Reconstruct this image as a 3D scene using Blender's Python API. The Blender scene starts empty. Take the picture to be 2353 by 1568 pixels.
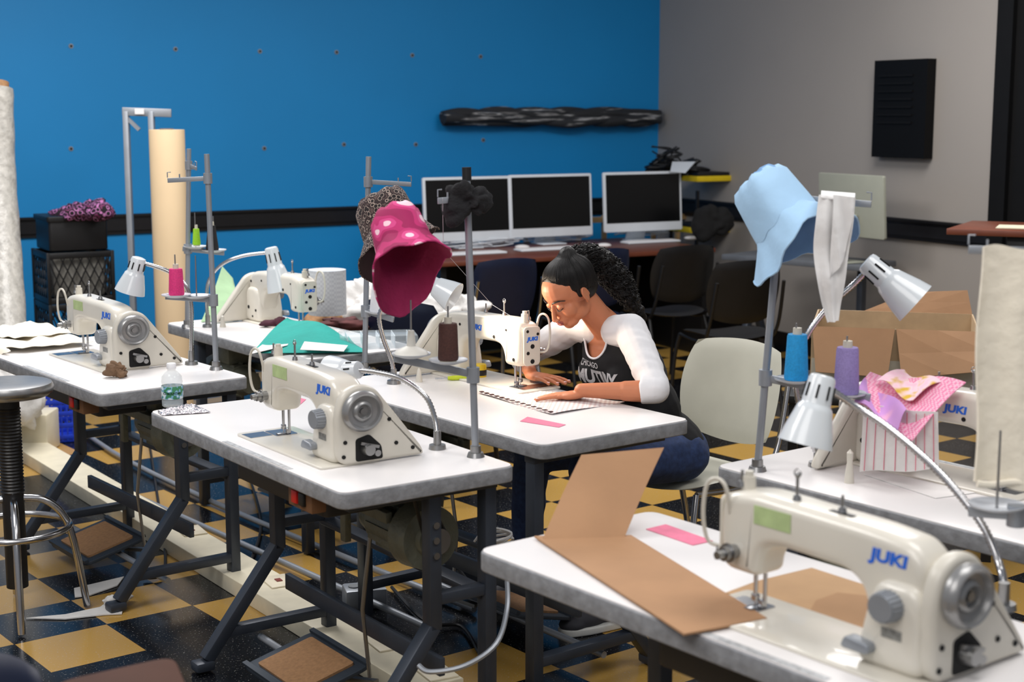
import bpy, bmesh, math, random
from mathutils import Vector, Matrix, noise
from mathutils.bvhtree import BVHTree
random.seed(7)
V=Vector; C=bpy.context.scene.collection; R=math.radians
F=3450.0; TH=math.atan(529/F); S=math.sin(TH); K=math.cos(TH); CH=1.66; TZ=.76
def ray(u,v):
    x=u-1176.5; y=v-784
    return V((x,F*K-y*S,-y*K-F*S))
def P(u,v,z=TZ):
    d=ray(u,v); t=(z-CH)/d.z
    return V((d.x*t,d.y*t,z))
def Q(u,v,Y):
    d=ray(u,v); t=Y/d.y
    return V((d.x*t,Y,CH+d.z*t))
def rotz(a): return Matrix.Rotation(a,4,'Z')
def T(*a): return Matrix.Translation(V(a if len(a)>1 else a[0]))
# ---------------------------------------------------------------- materials
def lin(c): 
    return tuple((x/255/12.92 if x/255<=.04045 else ((x/255+.055)/1.055)**2.4) for x in c)
MC={}
def M(name,col,rough=.5,metal=0,var=.1,vs=12,bump=0,bs=60,coat=0,trans=0,emis=0,sheen=0,spec=.5):
    if name in MC: return MC[name]
    m=bpy.data.materials.new(name); m.use_nodes=True; n=m.node_tree; b=n.nodes['Principled BSDF']
    c=lin(col)
    tc=n.nodes.new('ShaderNodeTexCoord')
    nz=n.nodes.new('ShaderNodeTexNoise'); nz.inputs['Scale'].default_value=vs; nz.inputs['Detail'].default_value=4
    n.links.new(tc.outputs['Object'],nz.inputs['Vector'])
    rm=n.nodes.new('ShaderNodeValToRGB'); e=rm.color_ramp.elements
    e[0].position=.3; e[1].position=.7
    e[0].color=tuple(max(0,x*(1-var)) for x in c)+(1,); e[1].color=tuple(min(1,x*(1+var)) for x in c)+(1,)
    n.links.new(nz.outputs['Fac'],rm.inputs['Fac']); n.links.new(rm.outputs['Color'],b.inputs['Base Color'])
    b.inputs['Roughness'].default_value=rough; b.inputs['Metallic'].default_value=metal
    b.inputs['Coat Weight'].default_value=coat; b.inputs['Specular IOR Level'].default_value=spec
    b.inputs['Transmission Weight'].default_value=trans
    if sheen: b.inputs['Sheen Weight'].default_value=sheen
    if emis:
        b.inputs['Emission Color'].default_value=c+(1,); b.inputs['Emission Strength'].default_value=emis
    if bump:
        n2=n.nodes.new('ShaderNodeTexNoise'); n2.inputs['Scale'].default_value=bs; n2.inputs['Detail'].default_value=3
        n.links.new(tc.outputs['Object'],n2.inputs['Vector'])
        bp=n.nodes.new('ShaderNodeBump'); bp.inputs['Strength'].default_value=bump; bp.inputs['Distance'].default_value=.01
        n.links.new(n2.outputs['Fac'],bp.inputs['Height']); n.links.new(bp.outputs['Normal'],b.inputs['Normal'])
    MC[name]=m; return m
def ramp_mat(name,tex,cols,scale,rough=.8,constant=True,detail=1,bump=0,kind='noise',rot=0,squash=(1,1,1)):
    m=bpy.data.materials.new(name); m.use_nodes=True; n=m.node_tree; b=n.nodes['Principled BSDF']; b.inputs['Roughness'].default_value=rough
    tc=n.nodes.new('ShaderNodeTexCoord'); mp=n.nodes.new('ShaderNodeMapping'); mp.inputs['Scale'].default_value=squash; mp.inputs['Rotation'].default_value=(0,0,rot)
    n.links.new(tc.outputs['Object'],mp.inputs['Vector'])
    if kind=='noise':
        t=n.nodes.new('ShaderNodeTexNoise'); t.inputs['Detail'].default_value=detail; out='Fac'
    elif kind=='voro':
        t=n.nodes.new('ShaderNodeTexVoronoi'); out='Distance'
    t.inputs['Scale'].default_value=scale
    n.links.new(mp.outputs[0],t.inputs['Vector'])
    r=n.nodes.new('ShaderNodeValToRGB'); r.color_ramp.interpolation='CONSTANT' if constant else 'LINEAR'
    el=r.color_ramp.elements
    while len(el)>1: el.remove(el[-1])
    el[0].position=cols[0][0]; el[0].color=lin(cols[0][1])+(1,)
    for p,c in cols[1:]:
        e=el.new(p); e.color=lin(c)+(1,)
    n.links.new(t.outputs[out],r.inputs['Fac']); n.links.new(r.outputs['Color'],b.inputs['Base Color'])
    return m
def checker_mat(name,c1,c2,size,rot=0,off=(0,0,.5),rough=.8):
    m=bpy.data.materials.new(name); m.use_nodes=True; n=m.node_tree; b=n.nodes['Principled BSDF']; b.inputs['Roughness'].default_value=rough
    tc=n.nodes.new('ShaderNodeTexCoord'); mp=n.nodes.new('ShaderNodeMapping')
    mp.inputs['Scale'].default_value=(1/size,)*3; mp.inputs['Rotation'].default_value=(0,0,-rot); mp.inputs['Location'].default_value=off
    ck=n.nodes.new('ShaderNodeTexChecker'); ck.inputs['Scale'].default_value=1
    ck.inputs['Color1'].default_value=lin(c1)+(1,); ck.inputs['Color2'].default_value=lin(c2)+(1,)
    n.links.new(tc.outputs['Object'],mp.inputs['Vector']); n.links.new(mp.outputs[0],ck.inputs['Vector']); n.links.new(ck.outputs['Color'],b.inputs['Base Color'])
    return m
def floor_mat():
    m=checker_mat('checker_tile_floor',(180,142,70),(12,13,17),.305,R(38),(-.088,.15,.5),.16)
    n=m.node_tree; b=n.nodes['Principled BSDF']; ck=[x for x in n.nodes if x.type=='TEX_CHECKER'][0]; tc=[x for x in n.nodes if x.type=='TEX_COORD'][0]
    mp=[x for x in n.nodes if x.type=='MAPPING'][0]
    def math_(op,a,b_=None):
        q=n.nodes.new('ShaderNodeMath'); q.operation=op
        n.links.new(a,q.inputs[0])
        if b_ is not None:
            if isinstance(b_,(int,float)): q.inputs[1].default_value=b_
            else: n.links.new(b_,q.inputs[1])
        return q.outputs[0]
    sx=n.nodes.new('ShaderNodeSeparateXYZ'); n.links.new(mp.outputs[0],sx.inputs[0])
    mo=math_('MODULO',sx.outputs[1],8.0); g=math_('GREATER_THAN',mo,4.0); l_=math_('LESS_THAN',mo,6.0); band=math_('MULTIPLY',g,l_)
    m0=n.nodes.new('ShaderNodeMix'); m0.data_type='RGBA'; n.links.new(band,m0.inputs['Factor']); n.links.new(ck.outputs['Color'],m0.inputs['A']); m0.inputs['B'].default_value=lin((12,13,17))+(1,)
    vo=n.nodes.new('ShaderNodeTexNoise'); vo.inputs['Scale'].default_value=150; vo.inputs['Detail'].default_value=2
    n.links.new(tc.outputs['Object'],vo.inputs['Vector'])
    r=n.nodes.new('ShaderNodeValToRGB'); r.color_ramp.elements[0].position=.64; r.color_ramp.elements[1].position=.70
    n.links.new(vo.outputs['Fac'],r.inputs['Fac'])
    mx=n.nodes.new('ShaderNodeMix'); mx.data_type='RGBA'; mx.blend_type='MIX'
    mm=math_('MULTIPLY',r.outputs['Color'],.45); n.links.new(mm,mx.inputs['Factor'])
    n.links.new(m0.outputs['Result'],mx.inputs['A']); mx.inputs['B'].default_value=lin((180,180,175))+(1,)
    br=n.nodes.new('ShaderNodeTexBrick'); br.offset=0; br.inputs['Scale'].default_value=1; br.inputs['Brick Width'].default_value=1; br.inputs['Row Height'].default_value=1
    br.inputs['Mortar Size'].default_value=.006; br.inputs['Color1'].default_value=(1,1,1,1); br.inputs['Color2'].default_value=(1,1,1,1); br.inputs['Mortar'].default_value=(.25,.22,.2,1)
    n.links.new(mp.outputs[0],br.inputs['Vector'])
    m2=n.nodes.new('ShaderNodeMix'); m2.data_type='RGBA'; m2.blend_type='MULTIPLY'; m2.inputs['Factor'].default_value=1
    n.links.new(mx.outputs['Result'],m2.inputs['A']); n.links.new(br.outputs['Color'],m2.inputs['B'])
    n.links.new(m2.outputs['Result'],b.inputs['Base Color'])
    n3=n.nodes.new('ShaderNodeTexNoise'); n3.inputs['Scale'].default_value=3; n3.inputs['Detail'].default_value=5
    n.links.new(tc.outputs['Object'],n3.inputs['Vector'])
    mr=n.nodes.new('ShaderNodeMapRange'); mr.inputs['To Min'].default_value=.1; mr.inputs['To Max'].default_value=.34
    n.links.new(n3.outputs['Fac'],mr.inputs['Value']); n.links.new(mr.outputs[0],b.inputs['Roughness'])
    return m
m_white=M('white_laminate',(234,231,230),.32,var=.03,vs=3)
m_grey_edge=M('grey_edge_band',(138,140,144),.5,var=.2,vs=40,bump=.2)
m_steel=M('dark_painted_steel',(58,64,74),.42,.3,var=.12)
m_cream=M('cream_enamel',(219,214,202),.28,var=.03,vs=5,coat=.3)
m_cream2=M('cream_enamel_dim',(208,203,191),.35,var=.04)
m_chrome=M('brushed_chrome',(190,190,192),.22,1,var=.05)
m_metal=M('satin_metal',(160,160,160),.35,1,var=.1)
m_greymetal=M('grey_painted_metal',(150,155,162),.4,.4,var=.06)
m_black=M('black_plastic',(16,16,18),.45,var=.2)
m_dark=M('dark_hole',(6,6,7),.8)
m_blue_text=M('blue_ink',(34,104,214),.5,var=0)
m_lampw=M('white_lamp_enamel',(214,220,224),.25,var=.02,coat=.4)
m_green_note=M('green_sticker',(176,196,140),.7,var=.12,vs=30)
m_pink_note=M('pink_sticker',(226,120,150),.7,var=.08,vs=50)
m_cork=M('pressed_cork_board',(150,112,76),.8,var=.15,vs=90,bump=.2)
m_cardboard=M('corrugated_cardboard',(172,132,97),.8,var=.06,vs=8,bump=.05)
m_skin=M('brown_skin',(192,122,88),.48,var=.05,vs=14,spec=.35); 
m_skin.node_tree.nodes['Principled BSDF'].inputs['Subsurface Weight'].default_value=.12
m_skin.node_tree.nodes['Principled BSDF'].inputs['Subsurface Radius'].default_value=(.01,.004,.002)
m_lip=M('lip_skin',(150,72,62),.4,var=.05)
m_hair=M('black_hair',(13,10,10),.5,var=.3,vs=60,spec=.35)
m_tee=M('black_jersey',(14,14,17),.9,var=.15,bump=.2,bs=14)
m_sleeve=M('white_jersey',(226,225,227),.9,var=.03,bump=.3,bs=16)
m_jeans=M('dark_denim',(36,54,92),.85,var=.3,vs=60,bump=.4,bs=16)
m_brownwood=M('reddish_brown_laminate',(108,56,38),.4,var=.1)
m_beige=M('beige_plastic',(202,200,184),.4,var=.03)
m_navy=M('navy_plastic',(16,26,52),.4,var=.08)
m_paper=M('kraft_roll_paper',(222,196,158),.75,var=.04,vs=3)
m_racew=M('ivory_raceway_metal',(222,214,190),.45,var=.1,vs=9)
m_cloth=M('cream_canvas',(232,224,206),.9,var=.05,bump=.5,bs=25)
m_whitecloth=M('white_cloth',(218,216,213),.9,var=.05,bump=.5,bs=25)
m_clear=M('clear_plastic',(225,235,240),.06,var=0); m_clear.node_tree.nodes['Principled BSDF'].inputs['Alpha'].default_value=.3
m_foil=M('crinkled_foil',(190,185,190),.25,.9,var=.3,vs=40,bump=.9,bs=90)
m_screen=M('black_screen',(9,10,12),.3,var=.0)
m_alu=M('white_aluminium',(224,230,236),.35,.0,var=.02)
m_pinkth=M('pink_thread',(214,50,120),.7,var=.12,vs=200); m_brownth=M('brown_thread',(74,44,38),.8,var=.2,vs=200)
m_blueth=M('blue_thread',(28,150,214),.7,var=.12,vs=200); m_purth=M('lilac_thread',(140,124,178),.7,var=.12,vs=200)
m_blackth=M('black_thread',(22,20,22),.8,var=.2,vs=200); m_greenth=M('green_thread',(150,205,40),.7,var=.1,vs=200)
m_cotton=M('white_thread',(220,222,226),.8,var=.05,vs=200)
m_camo=ramp_mat('pink_camouflage','n',[(0,(156,26,86)),(.44,(190,40,108)),(.55,(214,70,136)),(.635,(244,206,218))],13,detail=.4,squash=(1,1,2.2))
m_roseIn=M('rose_lining',(156,34,84),.85,var=.12,bump=.3)
m_leop=ramp_mat('leopard_print','v',[(0,(26,16,18)),(.40,(160,142,132)),(.52,(42,26,28)),(.72,(90,72,68))],60,kind='voro')
m_leoppink=ramp_mat('pink_leopard_print','v',[(0,(20,12,20)),(.38,(206,130,190)),(.5,(26,14,24)),(.75,(120,50,96))],34,kind='voro')
m_blueh=M('light_blue_cotton',(166,202,232),.85,var=.05,bump=.3,bs=18)
m_teal=M('teal_cloth',(24,150,140),.8,var=.08,bump=.2)
m_motor=M('olive_cast_motor',(112,114,100),.5,.2,var=.2,vs=15,bump=.3)
# ---------------------------------------------------------------- mesh helpers
MT={}
def mkobj(me,name,mat,parent=None,label=None,cat=None,group=None,kind=None,smooth=38,local=False):
    if smooth:
        for p in me.polygons: p.use_smooth=True
        try: me.set_sharp_from_angle(angle=R(smooth))
        except Exception: pass
    if parent is not None:
        if not local: me.transform(MT[parent.name].inverted())
        loc=None
    else:
        xs=[v.co for v in me.vertices]
        if kind=='structure': loc=V((0,0,0))
        else:
            loc=V(((min(v.x for v in xs)+max(v.x for v in xs))/2,(min(v.y for v in xs)+max(v.y for v in xs))/2,min(v.z for v in xs)))
        me.transform(T(-loc))
    me.materials.append(mat)
    o=bpy.data.objects.new(name,me); C.objects.link(o)
    if parent is not None:
        o.parent=parent; MT[o.name]=MT[parent.name]
    else:
        o.location=loc; MT[o.name]=T(loc)
    if label: o['label']=label
    if cat: o['category']=cat
    if group: o['group']=group
    if kind: o['kind']=kind
    return o
def thing(name,label,cat,loc,rz=0,group=None):
    o=bpy.data.objects.new(name,None); o.empty_display_size=.05; C.objects.link(o)
    o.location=loc; o.rotation_euler=(0,0,rz); MT[o.name]=T(V(loc))@rotz(rz)
    o['label']=label; o['category']=cat
    if group: o['group']=group
    return o
def cr(pts,k=6,closed=False):
    pts=[V(p) for p in pts]; n=len(pts); out=[]
    rng=range(n if closed else n-1)
    for i in rng:
        if closed: a,b,c,d=pts[i-1],pts[i],pts[(i+1)%n],pts[(i+2)%n]
        else: a,b,c,d=pts[max(i-1,0)],pts[i],pts[i+1],pts[min(i+2,n-1)]
        for j in range(k):
            t=j/k
            out.append(.5*((2*b)+(c-a)*t+(2*a-5*b+4*c-d)*t*t+(3*b-a-3*c+d)*t**3))
    if not closed: out.append(pts[-1])
    return out
def rp(pts,r=.01,n=4):
    out=[]; N=len(pts)
    for i in range(N):
        p=V(pts[i]).to_2d(); a=V(pts[i-1]).to_2d(); b=V(pts[(i+1)%N]).to_2d()
        d1=a-p; d2=b-p; k=min(r,d1.length*.48,d2.length*.48)
        s=p+d1.normalized()*k; e=p+d2.normalized()*k
        for j in range(n+1):
            t=j/n; out.append((1-t)**2*s+2*t*(1-t)*p+t*t*e)
    return out
def frame(z,xhint=None):
    z=V(z).normalized(); h=V(xhint) if xhint else (V((0,0,1)) if abs(z.z)<.9 else V((1,0,0)))
    x=h.cross(z).normalized() if not xhint else (h-z*h.dot(z)).normalized()
    y=z.cross(x)
    return Matrix((x,y,z)).transposed().to_4x4()
XZ=Matrix(((1,0,0,0),(0,0,1,0),(0,1,0,0),(0,0,0,1)))
YZ=Matrix(((0,0,1,0),(1,0,0,0),(0,1,0,0),(0,0,0,1)))
class MB:
    def __init__(s): s.vs=[]; s.fs=[]
    def add(s,vs,fs,M_=None):
        o=len(s.vs)
        s.vs+= [ (M_@V(v)) if M_ is not None else V(v) for v in vs]
        s.fs+= [tuple(o+i for i in f) for f in fs]
        return s
    def box(s,c,size,bev=0,M_=None,rz=0,seg=2):
        bm=bmesh.new(); bmesh.ops.create_cube(bm,size=1)
        bmesh.ops.scale(bm,vec=size,verts=bm.verts)
        if bev: bmesh.ops.bevel(bm,geom=bm.edges[:],offset=min(bev,min(size)*.49),segments=seg,affect='EDGES',profile=.5)
        bm.verts.ensure_lookup_table()
        m=T(V(c))@rotz(rz)
        if M_ is not None: m=M_@m
        bm.verts.index_update()
        s.add([v.co.copy() for v in bm.verts],[[v.index for v in f.verts] for f in bm.faces],m); bm.free(); return s
    def bar(s,a,b,w,h,bev=0,up=None):
        a=V(a); b=V(b); d=b-a; m=frame(d, up) if up else frame(d)
        return s.box((0,0,0),(w,h,d.length),bev,T((a+b)/2)@m)
    def cyl(s,a,b,r0,r1=None,n=20):
        a=V(a); b=V(b); r1=r0 if r1 is None else r1; m=T(a)@frame(b-a); L=(b-a).length
        vs=[];fs=[]
        for k,(r,z) in enumerate(((r0,0),(r1,L))):
            for i in range(n): t=2*math.pi*i/n; vs.append((r*math.cos(t),r*math.sin(t),z))
        for i in range(n): j=(i+1)%n; fs.append((i,j,n+j,n+i))
        fs.append(tuple(range(n-1,-1,-1))); fs.append(tuple(range(n,2*n)))
        return s.add(vs,fs,m)
    def tube(s,pts,r,n=8,closed=False,flat=1):
        pts=[V(p) for p in pts]; N=len(pts)
        rr=r if isinstance(r,(list,tuple)) else [r]*N
        vs=[];fs=[]; prev=None
        for i,p in enumerate(pts):
            if closed: d=pts[(i+1)%N]-pts[i-1]
            else: d=pts[min(i+1,N-1)]-pts[max(i-1,0)]
            if d.length<1e-9: d=V((0,0,1))
            d.normalize()
            if prev is None:
                x=(V((0,0,1)) if abs(d.z)<.9 else V((1,0,0))).cross(d).normalized()
            else:
                x=prev-d*prev.dot(d)
                x=x.normalized() if x.length>1e-6 else V((1,0,0))
            prev=x; y=d.cross(x)
            for k in range(n):
                t=2*math.pi*k/n; vs.append(p+x*rr[i]*math.cos(t)+y*rr[i]*flat*math.sin(t))
        for i in range(N if closed else N-1):
            a=i*n; b=((i+1)%N)*n
            for k in range(n): j=(k+1)%n; fs.append((a+k,a+j,b+j,b+k))
        if not closed:
            fs.append(tuple(range(n-1,-1,-1))); fs.append(tuple(range((N-1)*n,N*n)))
        return s.add(vs,fs)
    def lathe(s,prof,M_=None,n=32,wob=None):
        vs=[];fs=[]; N=len(prof)
        for i,(r,z) in enumerate(prof):
            for k in range(n):
                t=2*math.pi*k/n
                p=V((max(r,1e-5)*math.cos(t),max(r,1e-5)*math.sin(t),z))
                if wob: p=wob(p,t,i/(N-1))
                vs.append(p)
        for i in range(N-1):
            for k in range(n): j=(k+1)%n; fs.append((i*n+k,i*n+j,(i+1)*n+j,(i+1)*n+k))
        return s.add(vs,fs,M_)
    def slab(s,poly,d0,d1,r=0,M_=None,st=3):
        poly=[V(p).to_2d() for p in poly]; N=len(poly)
        ar=sum(poly[i].x*poly[(i+1)%N].y-poly[(i+1)%N].x*poly[i].y for i in range(N))
        if ar<0: poly=poly[::-1]
        nn=[]
        for i in range(N):
            e1=(poly[i]-poly[i-1]); e2=(poly[(i+1)%N]-poly[i])
            n1=V((-e1.y,e1.x)).normalized() if e1.length>1e-9 else V((0,0)); n2=V((-e2.y,e2.x)).normalized() if e2.length>1e-9 else n1
            q=n1+n2; q=q.normalized() if q.length>1e-6 else n1
            nn.append(q/max(.5,q.dot(n1) if q.length else 1))
        if r>0:
            lay=[(d0+r*(1-math.cos(math.pi/2*j/st)),r*(1-math.sin(math.pi/2*j/st))) for j in range(st+1)]
            lay+=[(d1-r*(1-math.cos(math.pi/2*j/st)),r*(1-math.sin(math.pi/2*j/st))) for j in range(st,-1,-1)]
        else: lay=[(d0,0),(d1,0)]
        vs=[];fs=[]
        for d,ins in lay:
            for i in range(N): q=poly[i]+nn[i]*ins; vs.append((q.x,q.y,d))
        for l in range(len(lay)-1):
            for i in range(N): j=(i+1)%N; fs.append((l*N+i,l*N+j,(l+1)*N+j,(l+1)*N+i))
        fs.append(tuple(range(N-1,-1,-1))); L=(len(lay)-1)*N; fs.append(tuple(range(L,L+N)))
        return s.add(vs,fs,M_)
    def ell(s,c,r,M_=None,n=20,m=12):
        if not isinstance(r,(tuple,list)): r=(r,r,r)
        vs=[(0,0,-r[2])];fs=[]
        for i in range(1,m):
            a=-math.pi/2+math.pi*i/m
            for k in range(n): t=2*math.pi*k/n; vs.append((r[0]*math.cos(a)*math.cos(t),r[1]*math.cos(a)*math.sin(t),r[2]*math.sin(a)))
        vs.append((0,0,r[2])); top=len(vs)-1
        for k in range(n): fs.append((0,1+(k+1)%n,1+k)); fs.append((top,top-n+k,top-n+(k+1)%n))
        for i in range(m-2):
            for k in range(n): j=(k+1)%n; a=1+i*n; fs.append((a+k,a+j,a+n+j,a+n+k))
        m_=T(V(c)) if M_ is None else M_@T(V(c))
        return s.add(vs,fs,m_)
    def cap(s,a,b,r0,r1,n=16):
        s.cyl(a,b,r0,r1,n); s.ell(a,r0,n=n,m=10); s.ell(b,r1,n=n,m=10); return s
    def pad(s,M_,w,h,th,bend=0,dish=0,n=12,rnd=.35,fn=None):
        vs=[];fs=[]; N=n+1
        for side in (1,-1):
            for i in range(N):
                for j in range(N):
                    a=-1+2*i/n; b=-1+2*j/n
                    x=a*math.sqrt(1-rnd*b*b); y=b*math.sqrt(1-rnd*a*a)
                    e=max(abs(a),abs(b)); t=th/2*math.sqrt(max(0,1-e**6))
                    z=bend*x*x+dish*y*y
                    q=V((x*w/2,y*h/2,z+side*t))
                    if fn: q=fn(q,a,b)
                    vs.append(q)
        o=N*N
        for i in range(n):
            for j in range(n):
                a=i*N+j; fs.append((a,a+N,a+N+1,a+1)); fs.append((o+a,o+a+1,o+a+N+1,o+a+N))
        rim=[i*N for i in range(N)]+[n*N+j for j in range(1,N)]+[i*N+n for i in range(n-1,-1,-1)]+[j for j in range(n-1,0,-1)]
        for k in range(len(rim)): a=rim[k]; b=rim[(k+1)%len(rim)]; fs.append((a,b,o+b,o+a))
        return s.add(vs,fs,M_)
    def sheet(s,c00,c10,c11,c01,n=14,m=14,fn=None,th=.0015):
        c=[V(x) for x in (c00,c10,c11,c01)]; vs=[];fs=[]
        nrm=(c[1]-c[0]).cross(c[3]-c[0]).normalized()
        for side in (0,1):
            for i in range(n+1):
                for j in range(m+1):
                    a=i/n;b=j/m
                    q=c[0]*(1-a)*(1-b)+c[1]*a*(1-b)+c[2]*a*b+c[3]*(1-a)*b
                    if fn: q=fn(q,a,b)
                    vs.append(q-nrm*th*side)
        o=(n+1)*(m+1)
        for i in range(n):
            for j in range(m):
                a=i*(m+1)+j; fs.append((a,a+m+1,a+m+2,a+1)); fs.append((o+a,o+a+1,o+a+m+2,o+a+m+1))
        N=m+1
        rim=[i*N for i in range(n+1)]+[n*N+j for j in range(1,N)]+[i*N+m for i in range(n-1,-1,-1)]+[j for j in range(m-1,0,-1)]
        for k in range(len(rim)): a=rim[k]; b=rim[(k+1)%len(rim)]; fs.append((a,b,o+b,o+a))
        return s.add(vs,fs)
    def mesh(s):
        me=bpy.data.meshes.new('m'); me.from_pydata([tuple(v) for v in s.vs],[],s.fs); 
        bm=bmesh.new(); bm.from_mesh(me); bmesh.ops.remove_doubles(bm,verts=bm.verts,dist=1e-5); bmesh.ops.recalc_face_normals(bm,faces=bm.faces); bm.to_mesh(me); bm.free()
        return me
    def build(s,name,mat,parent=None,label=None,cat=None,group=None,kind=None,smooth=38,local=False):
        return mkobj(s.mesh(),name,mat,parent,label,cat,group,kind,smooth,local)
def voxel(mb,vs,sm=4,disp=None):
    me=mb.mesh(); o=bpy.data.objects.new('tmp',me); C.objects.link(o)
    r=o.modifiers.new('r','REMESH'); r.mode='VOXEL'; r.voxel_size=vs
    if sm:
        q=o.modifiers.new('s','SMOOTH'); q.iterations=sm; q.factor=.5
    dg=bpy.context.evaluated_depsgraph_get(); dg.update()
    out=bpy.data.meshes.new_from_object(o.evaluated_get(dg)); bpy.data.objects.remove(o)
    if disp:
        nn=[v.normal.copy() for v in out.vertices]
        for v,n_ in zip(out.vertices,nn): v.co+=n_*disp(v.co)
    return out
def textmesh(body,size,shear=0,bold=0,sx=1):
    c=bpy.data.curves.new('t','FONT'); c.body=body; c.size=size; c.shear=shear; c.offset=bold; c.align_x='CENTER'; c.align_y='CENTER'; c.extrude=.0004
    o=bpy.data.objects.new('t',c); C.objects.link(o)
    dg=bpy.context.evaluated_depsgraph_get(); dg.update()
    me=bpy.data.meshes.new_from_object(o.evaluated_get(dg)); bpy.data.objects.remove(o)
    me.transform(Matrix.Diagonal((sx,1,1,1))); me.materials.clear()
    return me
def crumple(name,label,cat,mat,c,r,amp=.25,freq=9,seed=0,parent=None,flat=None,group=None):
    mb=MB(); mb.ell((0,0,0),1,n=48,m=32)
    sd=V((seed*3.1,seed*1.7,seed))
    r=V(r)
    out=[]
    for v in mb.vs:
        w=V((v.x*r.x,v.y*r.y,v.z*r.z)); 
        k=1+amp*(noise.noise(w*freq+sd)*1.6+abs(noise.noise(w*freq*2.3+sd))*.9-.3)
        w=w*k
        if flat is not None: w.z=max(w.z,-r.z*flat)
        out.append(w+V(c))
    mb.vs=out
    return mb.build(name,mat,parent,label,cat,group,smooth=60)
def flat(name,label,cat,mat,pts,z,th=.002,parent=None,group=None):
    pp=[P(u,v,z) for u,v in pts]
    mb=MB(); mb.slab([(p.x,p.y) for p in pp],z-th,z); return mb.build(name,mat,parent,label,cat,group,smooth=0)
# ---------------------------------------------------------------- room
bl=P(60,525,.93); cn=P(1510,470,.93); br=P(2285,548,.93)
bl.z=cn.z=br.z=0
dB=(cn-bl).normalized(); dG=(br-cn).normalized()
nB=V((dB.y,-dB.x,0)); nG=V((dG.y,-dG.x,0))
b0=bl-dB*3; g1=cn+dG*9
def wall(mb,a,b,z0,z1,d0,d1,n):
    pts=[a+n*d0,b+n*d0,b+n*d1,a+n*d1]
    mb.slab([(p.x,p.y) for p in pts],z0,z1); return mb
floor=MB().slab([(-7,-1),(8,-1),(8,13.5),(-7,13.5)],-.05,0).build('floor',floor_mat(),kind='structure',smooth=0)
m_bluewall=M('blue_wall_paint',(0,136,204),.55,var=.04,vs=1.2,bump=.04,bs=200)
m_greywall=M('grey_wall_paint',(156,150,144),.6,var=.03,vs=1.2,bump=.05,bs=200)
wb=wall(MB(),b0,cn,0,3.4,-.12,0,nB).build('wall_back',m_bluewall,kind='structure',smooth=0)
wr=wall(MB(),cn-dG*.12,g1,0,3.4,-.12,0,nG).build('wall_right',m_greywall,kind='structure',smooth=0)
m_rail=M('black_rail_paint',(20,20,23),.35,var=.1)
t=MB(); wall(t,b0,cn,.87,.99,0,.018,nB); wall(t,b0,cn,.895,.965,.018,.032,nB); wall(t,b0,cn,.985,1.0,0,.04,nB); t.build('trim_1',m_rail,kind='structure',smooth=0)
t=MB(); wall(t,cn+nB*0,g1,.87,.99,0,.018,nG); wall(t,cn,g1,.895,.965,.018,.032,nG); wall(t,cn,g1,.985,1.0,0,.04,nG); t.build('trim_2',m_rail,kind='structure',smooth=0)
wall(MB(),b0,cn,0,.13,0,.015,nB).build('baseboard_back',m_rail,kind='structure',smooth=0)
wall(MB(),cn,g1,0,.13,0,.015,nG).build('baseboard_right',m_rail,kind='structure',smooth=0)
def W(u,v,pl='b',off=0):
    n=nB if pl=='b' else nG; p0=cn+n*off; d=ray(u,v); o=V((0,0,CH)); t=(p0-o).dot(n)/d.dot(n); return o+d*t
for u,v in ((163,106),(403,113),(597,118),(773,120),(947,127),(1104,130),(163,342),(607,341),(790,332),(955,332),(1110,322)):
    p=W(u,v); h=MB(); h.cyl(p,p+nB*.006,.016,.014,14); ho=h.build('wall_anchor',m_greymetal,wb); MB().cyl(p+nB*.004,p+nB*.009,.008,.008,10).build('anchor_hole',m_dark,ho)
dr0=W(2292,400,'g'); dr0.z=0
dd=MB(); wall(dd,dr0+dG*.12,dr0+dG*1.15,0.01,3.3,0,.03,nG); door=dd.build('door_1',M('black_door_paint',(12,12,13),.6,spec=.2),kind='structure',smooth=0)
fr=MB(); wall(fr,dr0,dr0+dG*.12,0,3.38,0,.06,nG); wall(fr,dr0+dG*1.15,dr0+dG*1.27,0,3.38,0,.06,nG); fr.build('door_frame',M('black_frame_paint',(12,12,13),.6,spec=.2),door,smooth=0)
a=W(2030,140,'g'); b=W(2143,362,'g'); a2=V((a.x,a.y,0)); b2=V((b.x,b.y,0)); z1=a.z; z0=W(2020,360,'g').z
vp=thing('wall_vent_panel','black louvred panel mounted high on the grey wall','panel',a2.lerp(b2,.5)+V((0,0,z0)))
t=MB(); wall(t,a2,b2,z0,z1,.002,.07,nG); t.build('panel_box',M('black_panel',(6,6,7),.6,spec=.2),vp,smooth=0)
for i in range(7):
    t=MB(); zz=z0+(z1-z0)*(.35+.08*i); wall(t,a2.lerp(b2,.1),a2.lerp(b2,.75),zz,zz+.012,.07,.078,nG)
    t.build('louvre',M('black_louvre',(12,12,13),.6,spec=.2),vp,smooth=0)
t=MB()
for k in range(7):
    pts=[]
    for i in range(15):
        f=i/14; p=W(1017+497*f,272+ -4*f,'b',.085+.018*math.sin(k*2)); p.z+= .035*math.cos(k*1.9+f*1.5)*(.5+.5*min(1,4*f,4*(1-f)+.35)) +.012*math.sin(i*1.3+k)
        p+=nB*.02*math.sin(k*1.3+i*.7)
        pts.append(p)
    t.tube(cr(pts,3),[.034+.008*math.sin(q*.5+k) for q in range(43)],10)
t.build('fabric_bundle',ramp_mat('black_grey_streaks','n',[(0,(14,15,17)),(.54,(40,42,46)),(.62,(170,170,170)),(.67,(30,30,32))],6,detail=3,constant=False,squash=(.5,.5,6)),None,'long rolled black and grey fabric bundle fixed on the blue wall','fabric roll')
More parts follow.
